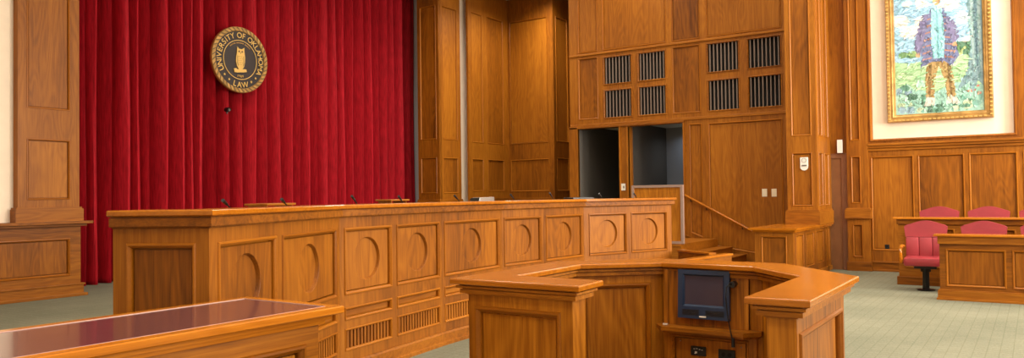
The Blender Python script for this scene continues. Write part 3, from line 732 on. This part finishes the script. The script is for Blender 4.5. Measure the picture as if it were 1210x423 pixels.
# ------------------------------------------------------------------ WITNESS STAND
ws = thing('witness_stand', 'octagonal oak witness stand with a thick polished cap, open towards us', 'witness stand')
CAPP = [(-2.99, 3.75), (-3.02, 5.10), (-2.42, 5.66), (-1.48, 5.62), (-.875, 4.95), (-.87, 3.73), (-1.175, 3.73), (-1.18, 4.81), (-1.60, 5.28), (-2.28, 5.33), (-2.73, 4.93), (-2.715, 4.08), (-2.11, 4.08), (-2.09, 3.75)]
ZT = 1.10
bm = bmesh.new(); slab(bm, CAPP, ZT-.034, ZT, .009); obj('cap', bm, WTOP, ws)
bm = bmesh.new()
for s, za, zb in ((.044, ZT-.044, ZT-.034), (.026, ZT-.058, ZT-.044), (.056, ZT-.066, ZT-.058), (.044, ZT-.090, ZT-.066), (.074, ZT-.10, ZT-.09)): prism(bm, inset(CAPP, s), za, zb)
obj('cornice', bm, WSH, ws)
BD = inset(CAPP, .082); obj('body', prism(bmesh.new(), inset(CAPP, .112), 0, ZT-.10), WSV, ws)
BV = [Vector(p) for p in BD]
def wf(i, j, holes, ms=1.0, z0=0): 
    return faced(ws, BV[i], BV[j], z0, ZT-.10, holes, th=.029, ms=ms, mb=WSV, mp=WSV, mm=WM)
# which way round: walk so that outside is to the right of travel
def ln(i, j): return (BV[j]-BV[i]).length
L = ln(0, 13); zt = ZT-.10
wf(0, 13, [rect(.055, L-.055-.03, .13, zt-.075)])                  # front of the left return
L = ln(1, 0); wf(1, 0, [rect(.1, L-.1, .13, zt-.08)])
L = ln(2, 1); wf(2, 1, [rect(.08, L-.08, .13, zt-.08)])
L = ln(3, 2); wf(3, 2, [rect(.08, L-.08, .13, zt-.08)])
L = ln(4, 3); wf(4, 3, [rect(.08, L-.08, .13, zt-.08)])
L = ln(5, 4); wf(5, 4, [rect(.05, L-.09, .13, zt-.085)], ms=1.0)      # outer face of the right arm
wf(6, 5, []); wf(13, 12, [])
L = ln(7, 6); wf(7, 6, []); L = ln(8, 7); wf(8, 7, [rect(.07, L-.07, .13, zt-.06)])
L = ln(10, 9); wf(10, 9, [rect(.07, L-.10, .60-.45, zt-.06)], ms=.9)                    # inner face with the tall panel
L = ln(11, 10); wf(11, 10, [rect(.08, L-.08, .13, zt-.06)])
wf(12, 11, []); wf(9, 8, [])
bm = bmesh.new()
for s, za, zb in ((.05, 0, .09), (.066, .09, .11)): prism(bm, inset(CAPP, s), za, zb)
obj('base_moulding', bm, WSH, ws)
# console board that carries the monitor, shelf and outlet panel below
yb = BV[9].y-.05
ax, bx_ = onY(786.5, 350, yb).x, onY(886, 350, yb).x
zs0 = onY(800, 384, yb-.05).z
tilt = .055
def tiltmesh(o, z, y): o.location = (0, y, z); o.rotation_euler = (-tilt, 0, 0)
b_ = obj('monitor_board', B(ax, bx_, 0, .02, 0, ZT-.045-zs0), WSV, ws); tiltmesh(b_, zs0, yb-.03)
for xx in (ax, bx_-.03):
    q = obj('board_edge', B(xx, xx+.03, -.012, .03, 0, ZT-.05-zs0, bev=.004), WSV, ws); tiltmesh(q, zs0, yb-.03)
shp = [(ax-.05, yb+.03), (ax-.05, yb-.06), (ax+.03, yb-.16), (bx_+.0, yb-.16), (bx_+.09, yb-.06), (bx_+.09, yb+.03)]
bm = prism(bmesh.new(), shp, zs0-.028, zs0); prism(bm, inset(shp, .015), zs0-.045, zs0-.028); obj('shelf', bm, WSH, ws)
lp = faced(ws, Vector((ax+.02, yb-.03)), Vector((bx_+.05, yb-.03)), .10, zs0-.045, [rect(.04, bx_-ax-.03, .16, zs0-.075)], th=.03, ms=.5, mb=WSV, mp=WSV, mm=WSH, nm='outlet_board')
for p in ((803, 403), (875, 411)):
    q = onY(p[0], p[1], yb-.04); obj('screw', tube(bmesh.new(), [(q.x, yb-.024, q.z), (q.x, yb-.010, q.z)], .004, 8), STEEL, ws)
# monitor
m0 = onY(802, 318.5, yb-.05); m1 = onY(859.5, 380, yb-.09)
mx0, mx1 = onY(801, 345, yb-.06).x, onY(861.5, 350, yb-.06).x; mz0, mz1 = onY(799, 375.5, yb-.09).z, onY(802, 318.3, yb-.05).z
mo = thing('monitor', 'blue-black framed flat monitor set into the witness stand board', 'monitor', (mx0, yb-.045, mz0-.0)); mo.rotation_euler = (-tilt, 0, 0)
mw, mh = mx1-mx0, mz1-mz0
bm = plate(bmesh.new(), rect(0, mw, 0, mh), [rect(.035, mw-.035, .085, mh-.03)], -.025, .01); ring(bm, rect(.035, mw-.035, .085, mh-.03), [(0, -.025), (.012, -.012), (.012, .0)])
obj('bezel', bm, BLUE, mo); obj('screen', B(.04, mw-.04, -.010, 0, .09, mh-.035), SCREEN, mo)
for xa, xb in ((.035, mw*.42), (mw*.55, mw-.035)):
    bm = bmesh.new(); 
    for k in range(5): box(bm, xa, xb, -.028, -.02, .026+k*.008, .030+k*.008)
    obj('speaker_grille', bm, BLACK, mo)
obj('badge', B(mw*.43, mw*.56, -.028, -.02, .012, .022), WHITE, mo)
# stand microphone
q = onY(866, 336, yb-.05); g = thing('gooseneck_microphone', 'black gooseneck microphone drooping from the board right of the monitor', 'microphone', (q.x, yb-.04, q.z))
obj('grommet', tube(bmesh.new(), [(0, .03, 0), (0, -.03, 0)], .022, 16), BLACK, g, smooth=True)
e = onY(866.3, 405, yb-.17)-g.location
pts = [Vector((0, -.02, 0)), Vector((-.012, -.05, .006)), Vector((-.022, -.075, -.015)), Vector((-.022, -.10, -.08))]
pts += [pts[-1].lerp(e, s)+Vector((-.008*math.sin(PI*s), 0, 0)) for s in (.25, .5, .75, .92)]
obj('stem', tube(bmesh.new(), pts, .0045, 8), BLACKM, g, smooth=True)
obj('head', tube(bmesh.new(), [e+Vector((0, 0, .03)), e+Vector((0, 0, .012)), e+Vector((0, 0, -.02)), e+Vector((0, 0, -.03))], .011, 12, .013), BLACK, g, smooth=True)
def plateobj(name, label, cat, x0, y0, x1, y1, m, yy):
    a = onY(x0, y0, yy); b = onY(x1, y1, yy); t = thing(name, label, cat, (a.x, yy, b.z)); obj('cover_plate', B(0, b.x-a.x, -.0, .012, 0, a.z-b.z, bev=.003), m, t); return t, b.x-a.x, a.z-b.z
t, w_, h_ = plateobj('connector_plate', 'black connector plate with white markings under the monitor shelf', 'outlet', 816, 408.5, 834, 421.5, BLACK, yb-.033)
bm = bmesh.new()
for x, z, a, b in ((.25, .72, .10, .05), (.42, .76, .12, .05), (.60, .70, .08, .08), (.76, .66, .10, .05), (.36, .36, .14, .20), (.30, .24, .07, .06)): box(bm, (x-a/2)*w_, (x+a/2)*w_, -.003, .002, (z-b/2)*h_, (z+b/2)*h_)
obj('marking', bm, WHITE, t)
t, w_, h_ = plateobj('power_outlet', 'black double socket plate under the monitor shelf, right of the marked one', 'outlet', 848.5, 412.5, 868.5, 426, BLACK, yb-.033)
for s in (.32, .68): obj('socket', tube(bmesh.new(), [(s*w_, .0, .5*h_), (s*w_, -.004, .5*h_)], .013, 16), GAP, t)
q = onY(787.5, 383, yb-.06); tag(obj('paper_slip', B(q.x-.02, q.x+.012, yb-.08, yb-.06, zs0, zs0+.008), WHITE), 'tiny white slip lying on the left end of the monitor shelf', 'paper')

# ------------------------------------------------------------------ JURY BOX
jf = thing('jury_box_rail', 'oak panelled front rail of the jury box, nearer of the two', 'jury box', (0, 12.97, 0))
JX = onY(1110.5, 320, 12.97).x
jp = [onY(p, 320, 12.97).x for p in (1118.5, 1188.5, 1197)]; pw = jp[1]-jp[0]; st_ = jp[2]-jp[0]
panelled(jf, 6.5, 0, .92, [rect(jp[0]+i*st_, jp[0]+i*st_+pw, .205, .735) for i in range(5)], x0=JX, th=.04, matb=WH)
obj('core', B(JX+.001, JX+6.5, .04, .16, 0, .92), WV, jf)
bm = B(JX-.07, JX+6.5, -.07, .22, .925, .955, bev=.006); obj('cap', bm, WTOP, jf)
bm = B(JX-.02, JX+6.5, -.03, .18, .815, .925, bev=.006); obj('frieze', bm, WH, jf)
bm = B(JX-.03, JX+6.5, -.03, .19, 0, .135); box(bm, JX-.02, JX+6.5, -.02, .18, .135, .15, bev=.005); box(bm, JX-.045, JX+6.5, -.045, .2, 0, .03, bev=.005); obj('base_moulding', bm, WH, jf)
YJ = 14.75
jr = thing('jury_box_rail', 'oak rear rail of the jury box, behind the front row of red chairs', 'jury box', (0, YJ, 0))
JX2 = onY(1062, 300, YJ).x
jh = [onY(p, 270, YJ).x for p in (1070, 1120, 1128, 1178, 1186, 1236)]
panelled(jr, 7.0, .0, 1.10, [rect(jh[0]+i*.85, jh[0]+i*.85+.72, .30, .95) for i in range(6)], x0=JX2, th=.04, matb=WH)
obj('core', B(JX2+.001, JX2+7, .04, .16, 0, 1.10), WV, jr)
zc = onY(1060, 256.8, YJ-.08).z
obj('cap', B(JX2-.07, JX2+7, -.08, .24, zc-.032, zc, bev=.006), WTOP, jr); obj('frieze', B(JX2-.02, JX2+7, -.03, .18, zc-.12, zc-.032, bev=.006), WH, jr)
bm = B(JX2-.03, JX2+7, -.03, .19, 0, .14, bev=.006); obj('base_moulding', bm, WH, jr)
tag(obj('rear_seat_platform', B(JX2+.0, 6.8, 14.95, 16.9, 0, .2), CARPET), 'low carpeted platform under the rear row of jury chairs', 'platform')
def chair(loc, rz, label, full=True):
    t = thing('jury_chair', label, 'chair', loc, rz, 'red leather jury chairs')
    # backrest outline: camel top
    N = 16; top = []
    for i in range(N+1):
        s = i/N*2-1; top.append((.315*s, 1.03+.075*max(0, math.cos(s*PI*.5))**1.6-(.02 if abs(s) > .97 else 0)))
    hd = [(-.30, .83)]+[(.30, .83)]+[(x, z) for x, z in reversed(top)]
    bm = plate(bmesh.new(), [(-.297, .84), (.297, .84)]+[(x, z) for x, z in reversed(top)], [], .20, .31)
    bmesh.ops.bevel(bm, geom=[e for e in bm.edges if len(e.link_faces) == 2 and e.calc_face_angle(0) > 1.0], offset=.022, segments=3, affect='EDGES', profile=.6)
    for k in range(3):
        xa = -.29+.1967*k*.98; box(bm, xa+.0, xa+.191, .195, .30, .50, .838, bev=.02)
    for v in bm.verts: v.co.y += (v.co.z-.5)*.14
    obj('backrest', bm, RED, t, smooth=True)
    bm = B(-.30, .30, -.30, .26, .40, .535, bev=.045); obj('seat', bm, RED, t, smooth=True)
    for sx in (-1, 1):
        bm = tube(bmesh.new(), [(sx*.335, -.20, .45), (sx*.345, -.19, .60), (sx*.345, -.14, .675)], .024, 8); tube(bm, [(sx*.345, -.17, .68), (sx*.345, .0, .70), (sx*.33, .22, .69)], .026, 8); tube(bm, [(sx*.335, -.21, .455), (sx*.31, 0, .44)], .024, 8)
        obj('armrest', bm, WTOPY, t, smooth=True)
    bm = tube(bmesh.new(), [(0, 0, .02), (0, 0, .33)], .05, 16); box(bm, -.16, .16, -.16, .16, .355, .40, bev=.01); tube(bm, [(0, 0, .30), (0, 0, .36)], .075, 16)
    obj('pedestal', bm, BLACKM, t); obj('floor_plate', tube(bmesh.new(), [(0, 0, 0), (0, 0, .02)], .13, 20), BLACKM, t)
    return t
Yf, Yb = 14.05, 15.55
def cx(px, Y): return onY(px, 262, Y).x
chair((cx(1092.5, Yf), Yf-.0, 0), .06, 'red leather jury chair standing clear of the rail, on its black pedestal')
sp = cx(1161, Yf)-cx(1092.5, Yf)
fl = ['second red leather jury chair of the front row, only its arched top above the rail', 'red jury chair of the front row cut by the right edge of the photo']
for i, lb in enumerate(fl): chair((cx(1161, Yf)+i*sp, Yf, 0), 0, lb)
rl = ['rear-row red jury chair nearest the corner, its top over the rear rail', 'middle rear-row red jury chair, seen over the rear rail', 'rear-row red jury chair at the right edge of the photo']
spb = cx(1167.5, Yb)-cx(1108, Yb)
for i, lb in enumerate(rl): chair((cx(1108, Yb)+i*spb, Yb, .203), 0, lb)

# ------------------------------------------------------------------ PAINTING (plain generic landscape with a walker)
PX0, PX1, PZ0, PZ1 = onY(1049, 145, YR).x, onY(1174.5, 138, YR).x, 2.945, 6.08
pt = thing('framed_painting', 'tall gold-framed painting of a man in a landscape on the cream wall', 'painting', (PX0, YR+.055, PZ0))
W, Hh = PX1-PX0, PZ1-PZ0; fw = .15
bm = ring(bmesh.new(), rect(0, W, 0, Hh), [(0, 0), (0, -.07), (.015, -.095), (.05, -.085), (.06, -.07), (.10, -.075), (.115, -.06), (.135, -.055), (fw, -.035), (fw, 0)]); obj('frame', bm, GOLD, pt, smooth=True)
bm = bmesh.new()
def bead(x, z): 
    box(bm, x-.022, x+.022, -.108, -.08, z-.014, z+.014, bev=.006)
n = int(Hh/.075)
for k in range(n):
    for x in (.034, W-.034): bead(x, .06+(Hh-.12)*k/(n-1))
n = int(W/.075)
for k in range(1, n-1):
    for z in (.034, Hh-.034): bead(.06+(W-.12)*k/(n-1), z)
obj('carved_beading', bm, GOLDB, pt)['kind'] = 'stuff'
iw, ih = W-2*fw, Hh-2*fw
def pm(name, rgb, n=.2):
    m = plain('paint_'+name, rgb, .6, noise=n)
    for q in m.node_tree.nodes:
        if q.type == 'TEX_NOISE': q.inputs['Scale'].default_value = 14; q.inputs['Distortion'].default_value = 1.5
    return m
bm = bmesh.new(); pal = []; key = {}; lay = [0]; reg = []
def add(poly, rgb, name, n=.16):
    if name+str(rgb) not in key: pal.append(pm(name, rgb, n)); key[name+str(rgb)] = len(pal)-1
    k = key[name+str(rgb)]; lay[0] += 1; reg.append((poly, rgb, name))
    y = -.012-.00001*lay[0]
    b2 = plate(bmesh.new(), [(fw+min(1, max(0, x))*iw, fw+min(1, max(0, z))*ih) for x, z in poly], [], y, -.01)
    for f in b2.faces: f.material_index = k
    me = bpy.data.meshes.new('t'); b2.to_mesh(me); b2.free(); bm.from_mesh(me); bpy.data.meshes.remove(me)
def blob(cx, cz, rx, rz, rgb, name, n=16, jit=.16, seed=0):
    r_ = random.Random(seed); add([(min(.995, max(.005, cx+rx*(1+r_.uniform(-jit, jit))*math.cos(2*PI*i/n))), min(.995, max(.004, cz+rz*(1+r_.uniform(-jit, jit))*math.sin(2*PI*i/n)))) for i in range(n)], rgb, name)
R_ = random.Random(5)
add([(0, 0), (1, 0), (1, 1), (0, 1)], (160, 198, 224), 'sky')
for i in range(26):
    blob(R_.uniform(.02, .98), R_.uniform(.46, .96), R_.uniform(.05, .15), R_.uniform(.02, .045), R_.choice(((226, 230, 226), (236, 234, 222), (196, 212, 222))), 'cloud', seed=i)
for i in range(18): blob(R_.choice((R_.uniform(.0, .3), R_.uniform(.62, .98))), R_.uniform(.37, .45), R_.uniform(.03, .09), R_.uniform(.015, .04), R_.choice(((112, 150, 104), (140, 172, 116), (92, 132, 108), (168, 184, 132))), 'far_trees', seed=40+i)
add([(0, 0), (1, 0), (1, .36), (.8, .38), (.6, .35), (.4, .37), (.2, .35), (0, .37)], (168, 204, 160), 'meadow')
for i in range(16): blob(R_.uniform(.05, .95), R_.uniform(.2, .34), R_.uniform(.04, .12), R_.uniform(.008, .02), R_.choice(((190, 218, 176), (150, 190, 150), (206, 222, 190))), 'meadow_light', seed=80+i)
add([(0, 0), (1, 0), (1, .17), (.7, .20), (.45, .14), (.2, .18), (0, .15)], (150, 192, 180), 'foreground')
for i in range(46):
    x = R_.uniform(0, 1); z = R_.uniform(.02, .22) if x < .35 or x > .7 else R_.uniform(.01, .10)
    blob(x, z, R_.uniform(.02, .07), R_.uniform(.01, .03), R_.choice(((96, 142, 122), (120, 168, 156), (84, 120, 104), (168, 206, 190), (140, 170, 184), (178, 196, 168))), 'shrub', seed=120+i)
for i in range(6): blob(R_.uniform(.82, .98), R_.uniform(.10, .17), .02, .008, (196, 132, 118), 'flowers', seed=190+i, n=8)
add([(.86, 1), (.84, .7), (.87, .45), (.83, .28), (.70, .14), (.84, .19), (.88, .12), (.94, .2), (1, .16), (1, 1)], (122, 152, 160), 'trunk')
for i, x in enumerate((.88, .92, .96)): add([(x, 1), (x-.01, .6), (x+.01, .3), (x+.03, .24), (x+.02, .6), (x+.025, 1)], (88, 118, 130) if i % 2 else (150, 176, 178), 'bark')
# plain walker in a long striped coat
add([(.37, .35), (.35, .22), (.36, .08), (.45, .08), (.46, .22), (.51, .32), (.57, .22), (.60, .09), (.69, .09), (.68, .22), (.63, .36)], (170, 142, 92), 'trousers')
add([(.39, .33), (.385, .10), (.41, .10), (.43, .33)], (132, 108, 68), 'trouser_fold'); add([(.60, .33), (.635, .10), (.66, .10), (.64, .33)], (132, 108, 68), 'trouser_fold')
add([(.33, .05), (.45, .05), (.46, .10), (.37, .115)], (206, 204, 194), 'boot'); add([(.58, .055), (.74, .055), (.70, .10), (.60, .11)], (206, 204, 194), 'boot')
add([(.30, .31), (.32, .48), (.35, .64), (.43, .71), (.57, .71), (.65, .64), (.69, .50), (.74, .38), (.66, .31), (.57, .35), (.42, .35)], (112, 120, 158), 'coat')
for q in range(7): z = .36+q*.045; add([(.325+q*.004, z), (.43, z+.012), (.43, z+.022), (.325+q*.004, z+.010)], (172, 128, 118), 'coat_stripe'); add([(.58, z+.012), (.70-q*.006, z), (.70-q*.006, z+.010), (.58, z+.022)], (172, 128, 118), 'coat_stripe')
add([(.33, .68), (.25, .54), (.24, .43), (.31, .41), (.36, .54), (.40, .68)], (126, 122, 160), 'sleeve'); add([(.60, .68), (.71, .60), (.75, .50), (.68, .46), (.60, .56)], (126, 122, 160), 'sleeve')
blob(.275, .405, .028, .018, (196, 160, 122), 'hand', jit=.05); blob(.70, .455, .028, .018, (196, 160, 122), 'hand', jit=.05)
add([(.44, .71), (.56, .71), (.585, .5), (.57, .37), (.45, .37), (.43, .5)], (150, 204, 214), 'shirt'); add([(.49, .70), (.51, .70), (.52, .38), (.50, .38)], (120, 174, 190), 'shirt_fold')
blob(.50, .775, .050, .040, (206, 170, 126), 'face', jit=.02, n=20); add([(.52, .81), (.548, .79), (.545, .75), (.52, .74)], (170, 130, 92), 'face_shade')
add([(.475, .782), (.49, .782), (.49, .787), (.475, .787)], (70, 52, 44), 'eyes'); add([(.51, .782), (.525, .782), (.525, .787), (.51, .787)], (70, 52, 44), 'eyes'); add([(.488, .757), (.514, .757), (.514, .761), (.488, .761)], (150, 84, 70), 'mouth')
add([(.40, .80), (.43, .822), (.58, .822), (.62, .80), (.51, .808)], (168, 110, 70), 'hat_brim'); add([(.44, .82), (.45, .865), (.50, .875), (.56, .865), (.575, .82)], (190, 122, 80), 'hat_crown')
def inside(p, poly):
    c_ = False; n_ = len(poly)
    for i_ in range(n_):
        (x1_, y1_), (x2_, y2_) = poly[i_], poly[(i_+1) % n_]
        if (y1_ > p[1]) != (y2_ > p[1]) and p[0] < (x2_-x1_)*(p[1]-y1_)/(y2_-y1_)+x1_: c_ = not c_
    return c_
base_reg = list(reg)
for i in range(1500):          # brush strokes, each a slightly lighter or darker version of the paint under it
    x, z = R_.uniform(.02, .98), R_.uniform(.01, .97)
    hit = [r for r in base_reg if inside((x, z), r[0])][-1]
    if hit[2] in ('face', 'eyes', 'mouth', 'hand', 'face_shade'): continue
    d_ = R_.choice((-26, -14, 12, 22)); g_ = R_.choice((0, 8))
    col_ = tuple(max(0, min(250, v+d_+(g_ if q == 1 else 0))) for q, v in enumerate(hit[1]))
    soft = hit[2] in ('sky', 'cloud', 'meadow', 'meadow_light')
    L_ = R_.uniform(.02, .06) if soft else R_.uniform(.012, .03); w_ = R_.uniform(.003, .006); an = R_.gauss(.2, .4) if soft else R_.gauss(1.3, .5)
    ca, sa = math.cos(an), math.sin(an); asp = iw/ih
    q_ = [(-L_, -w_), (-L_*.4, -w_*1.6), (L_*.6, -w_*1.3), (L_, 0), (L_*.5, w_*1.5), (-L_*.5, w_*1.4)]
    add([(x+(a*ca-b*sa), z+(a*sa+b*ca)*asp) for a, b in q_], col_, 'stroke')
obj('canvas', bm, pal, pt)

# ------------------------------------------------------------------ small wall fittings
def fitting(name, label, cat, px, py, w, h, plane, val, m, rz=0, group=None, parts=None, d=.015):
    p = onY(px, py, val) if plane == 'Y' else onX(px, py, val)
    t = thing(name, label, cat, p, rz if plane == 'Y' else R90, group)
    obj('cover', B(-w/2, w/2, -d, .002, -h/2, h/2, bev=.003), m, t)
    for q in parts or []: obj(q[0], B(q[1]-q[3]/2, q[1]+q[3]/2, -d-q[5], -d, q[2]-q[4]/2, q[2]+q[4]/2), q[6], t)
    return t
sw = [('toggle', 0, 0, .02, .04, .006, WHITE)]
zz = YC+.028
fitting('light_switch', 'ivory light switch plate, left of the pair by the handrail', 'switch', 903.6, 227.7, .105, .165, 'Y', zz, IVORY, parts=sw, group='paired switch plates on the far wall')
fitting('light_switch', 'ivory light switch plate, right of the pair by the handrail', 'switch', 914.9, 227.7, .105, .165, 'Y', zz, IVORY, parts=sw, group='paired switch plates on the far wall')
fitting('switch_plate', 'white switch plate on the post between the two doorways', 'switch', 736.5, 221, .12, .16, 'Y', YC, WHITE, parts=[('toggle', .02, 0, .03, .05, .006, STEEL)])
p = onY(950.6, 192, YP+.03); t = thing('thermostat', 'white wall speaker strobe unit with a round grille on the pier', 'alarm', p)
bm = B(-.075, .075, -.04, .0, -.085, .10, bev=.01); tube(bm, [(0, 0, -.085), (0, -.038, -.085)], .072, 20); obj('housing', bm, WHITE, t)
obj('speaker_ring', plate(bmesh.new(), circ(0, .04, .045, 24), [circ(0, .04, .037, 24)], -.044, -.036), STEEL, t); obj('strobe_lens', B(-.04, .05, -.05, -.04, -.07, -.045), STEEL, t)
q = onX(992.3, 173, XP+.03)
fitting('wall_sign', 'white rectangular box high beside the service door recess', 'sign', 992.5, 173, .10, .27, 'Y', YR-.06, WHITE, d=.03)
fitting('power_outlet', 'black power outlet low on the wall panel left of the jury box', 'outlet', 1048.5, 292.5, .08, .12, 'Y', YR+.028, BLACK, parts=[('socket', 0, .025, .03, .03, .003, GAP), ('socket', 0, -.025, .03, .03, .003, GAP)])

# ------------------------------------------------------------------ LIGHT
def area(name, loc, rot, sx, sy, power, col=(1, .92, .80), spread=150):
    d = bpy.data.lights.new(name, 'AREA'); d.shape = 'RECTANGLE'; d.size = sx; d.size_y = sy; d.energy = power; d.color = col; d.spread = math.radians(spread)
    o = bpy.data.objects.new(name, d); C.objects.link(o); o.location = loc; o.rotation_euler = rot; return o
k = 0
for lx in (-11.4, -7.6, -4.0, -.4, 3.2):
    for ly in (-1.0, 3.2, 7.4, 11.6, 15.2):
        if lx < -11 and ly < 9: continue  # leftmost column holds only unseen panels added to brighten the far towers
        t = thing('unseen_ceiling_light', 'unseen square ceiling light panel added to brighten the alcove', 'ceiling light', (lx, ly, CZ), 0, 'recessed ceiling light panels')
        obj('light_frame', ring(bmesh.new(), rect(-.66, .66, -.66, .66), [(0, 0), (0, .03), (.06, .03), (.06, 0)]), WHITE, t).matrix_local = Matrix.Rotation(R90, 4, 'X')
        obj('diffuser', B(-.6, .6, -.6, .6, -.015, 0), LAMP, t)
        area('unseen_ceiling_lamp', (lx, ly, CZ-.04), (0, 0, 0), 1.2, 1.2, 30 if ly < 0 and lx < -2 else (110 if lx < -11 else 60 if lx < -2 else 74))
for lx, ly in ((-11.2, 18.4),):  # extra unseen panel and lamp added to brighten the dark alcove
    t = thing('unseen_ceiling_light', 'unseen square ceiling light panel added to brighten the alcove', 'ceiling light', (lx, ly, CZ), 0, 'recessed ceiling light panels')
    obj('diffuser', B(-.6, .6, -.6, .6, -.015, 0), LAMP, t); area('unseen_ceiling_lamp', (lx, ly, CZ-.04), (0, 0, 0), 1.2, 1.2, 190)
for (a, b), pw_ in zip(wins, (1150, 520, 130, 90)):
    area('window_daylight', (7.1, -(a+b)/2, 4.0), (0, R90, 0), 5.0, 2.5, pw_, (1, .93, .82))
area('corridor_lamp', (-7.0, 18.6, 3.25), (0, 0, 0), .5, .3, 5, (.8, .9, 1))
wd = bpy.data.worlds.new('World'); bpy.context.scene.world = wd; wd.use_nodes = True
wd.node_tree.nodes['Background'].inputs[0].default_value = (.9, .95, 1, 1); wd.node_tree.nodes['Background'].inputs[1].default_value = 1.0
# ------------------------------------------------------------------ CAMERA
cd = bpy.data.cameras.new('Camera'); cam = bpy.data.objects.new('Camera', cd); C.objects.link(cam)
cd.sensor_fit = 'HORIZONTAL'; cd.sensor_width = 36; cd.lens = F_PX/1210*36; cd.clip_start = .05; cd.clip_end = 200
M = Matrix((RGT, UPV, -FWD)).transposed().to_4x4(); M.translation = EYEV; cam.matrix_world = M
S = bpy.context.scene; S.camera = cam
S.view_settings.view_transform = 'Standard'; S.view_settings.look = 'None'; S.view_settings.gamma = 1; S.view_settings.use_curve_mapping = False
S.view_settings.exposure = 0
S.cycles.max_bounces = 8; S.cycles.diffuse_bounces = 5; S.cycles.use_denoising = True
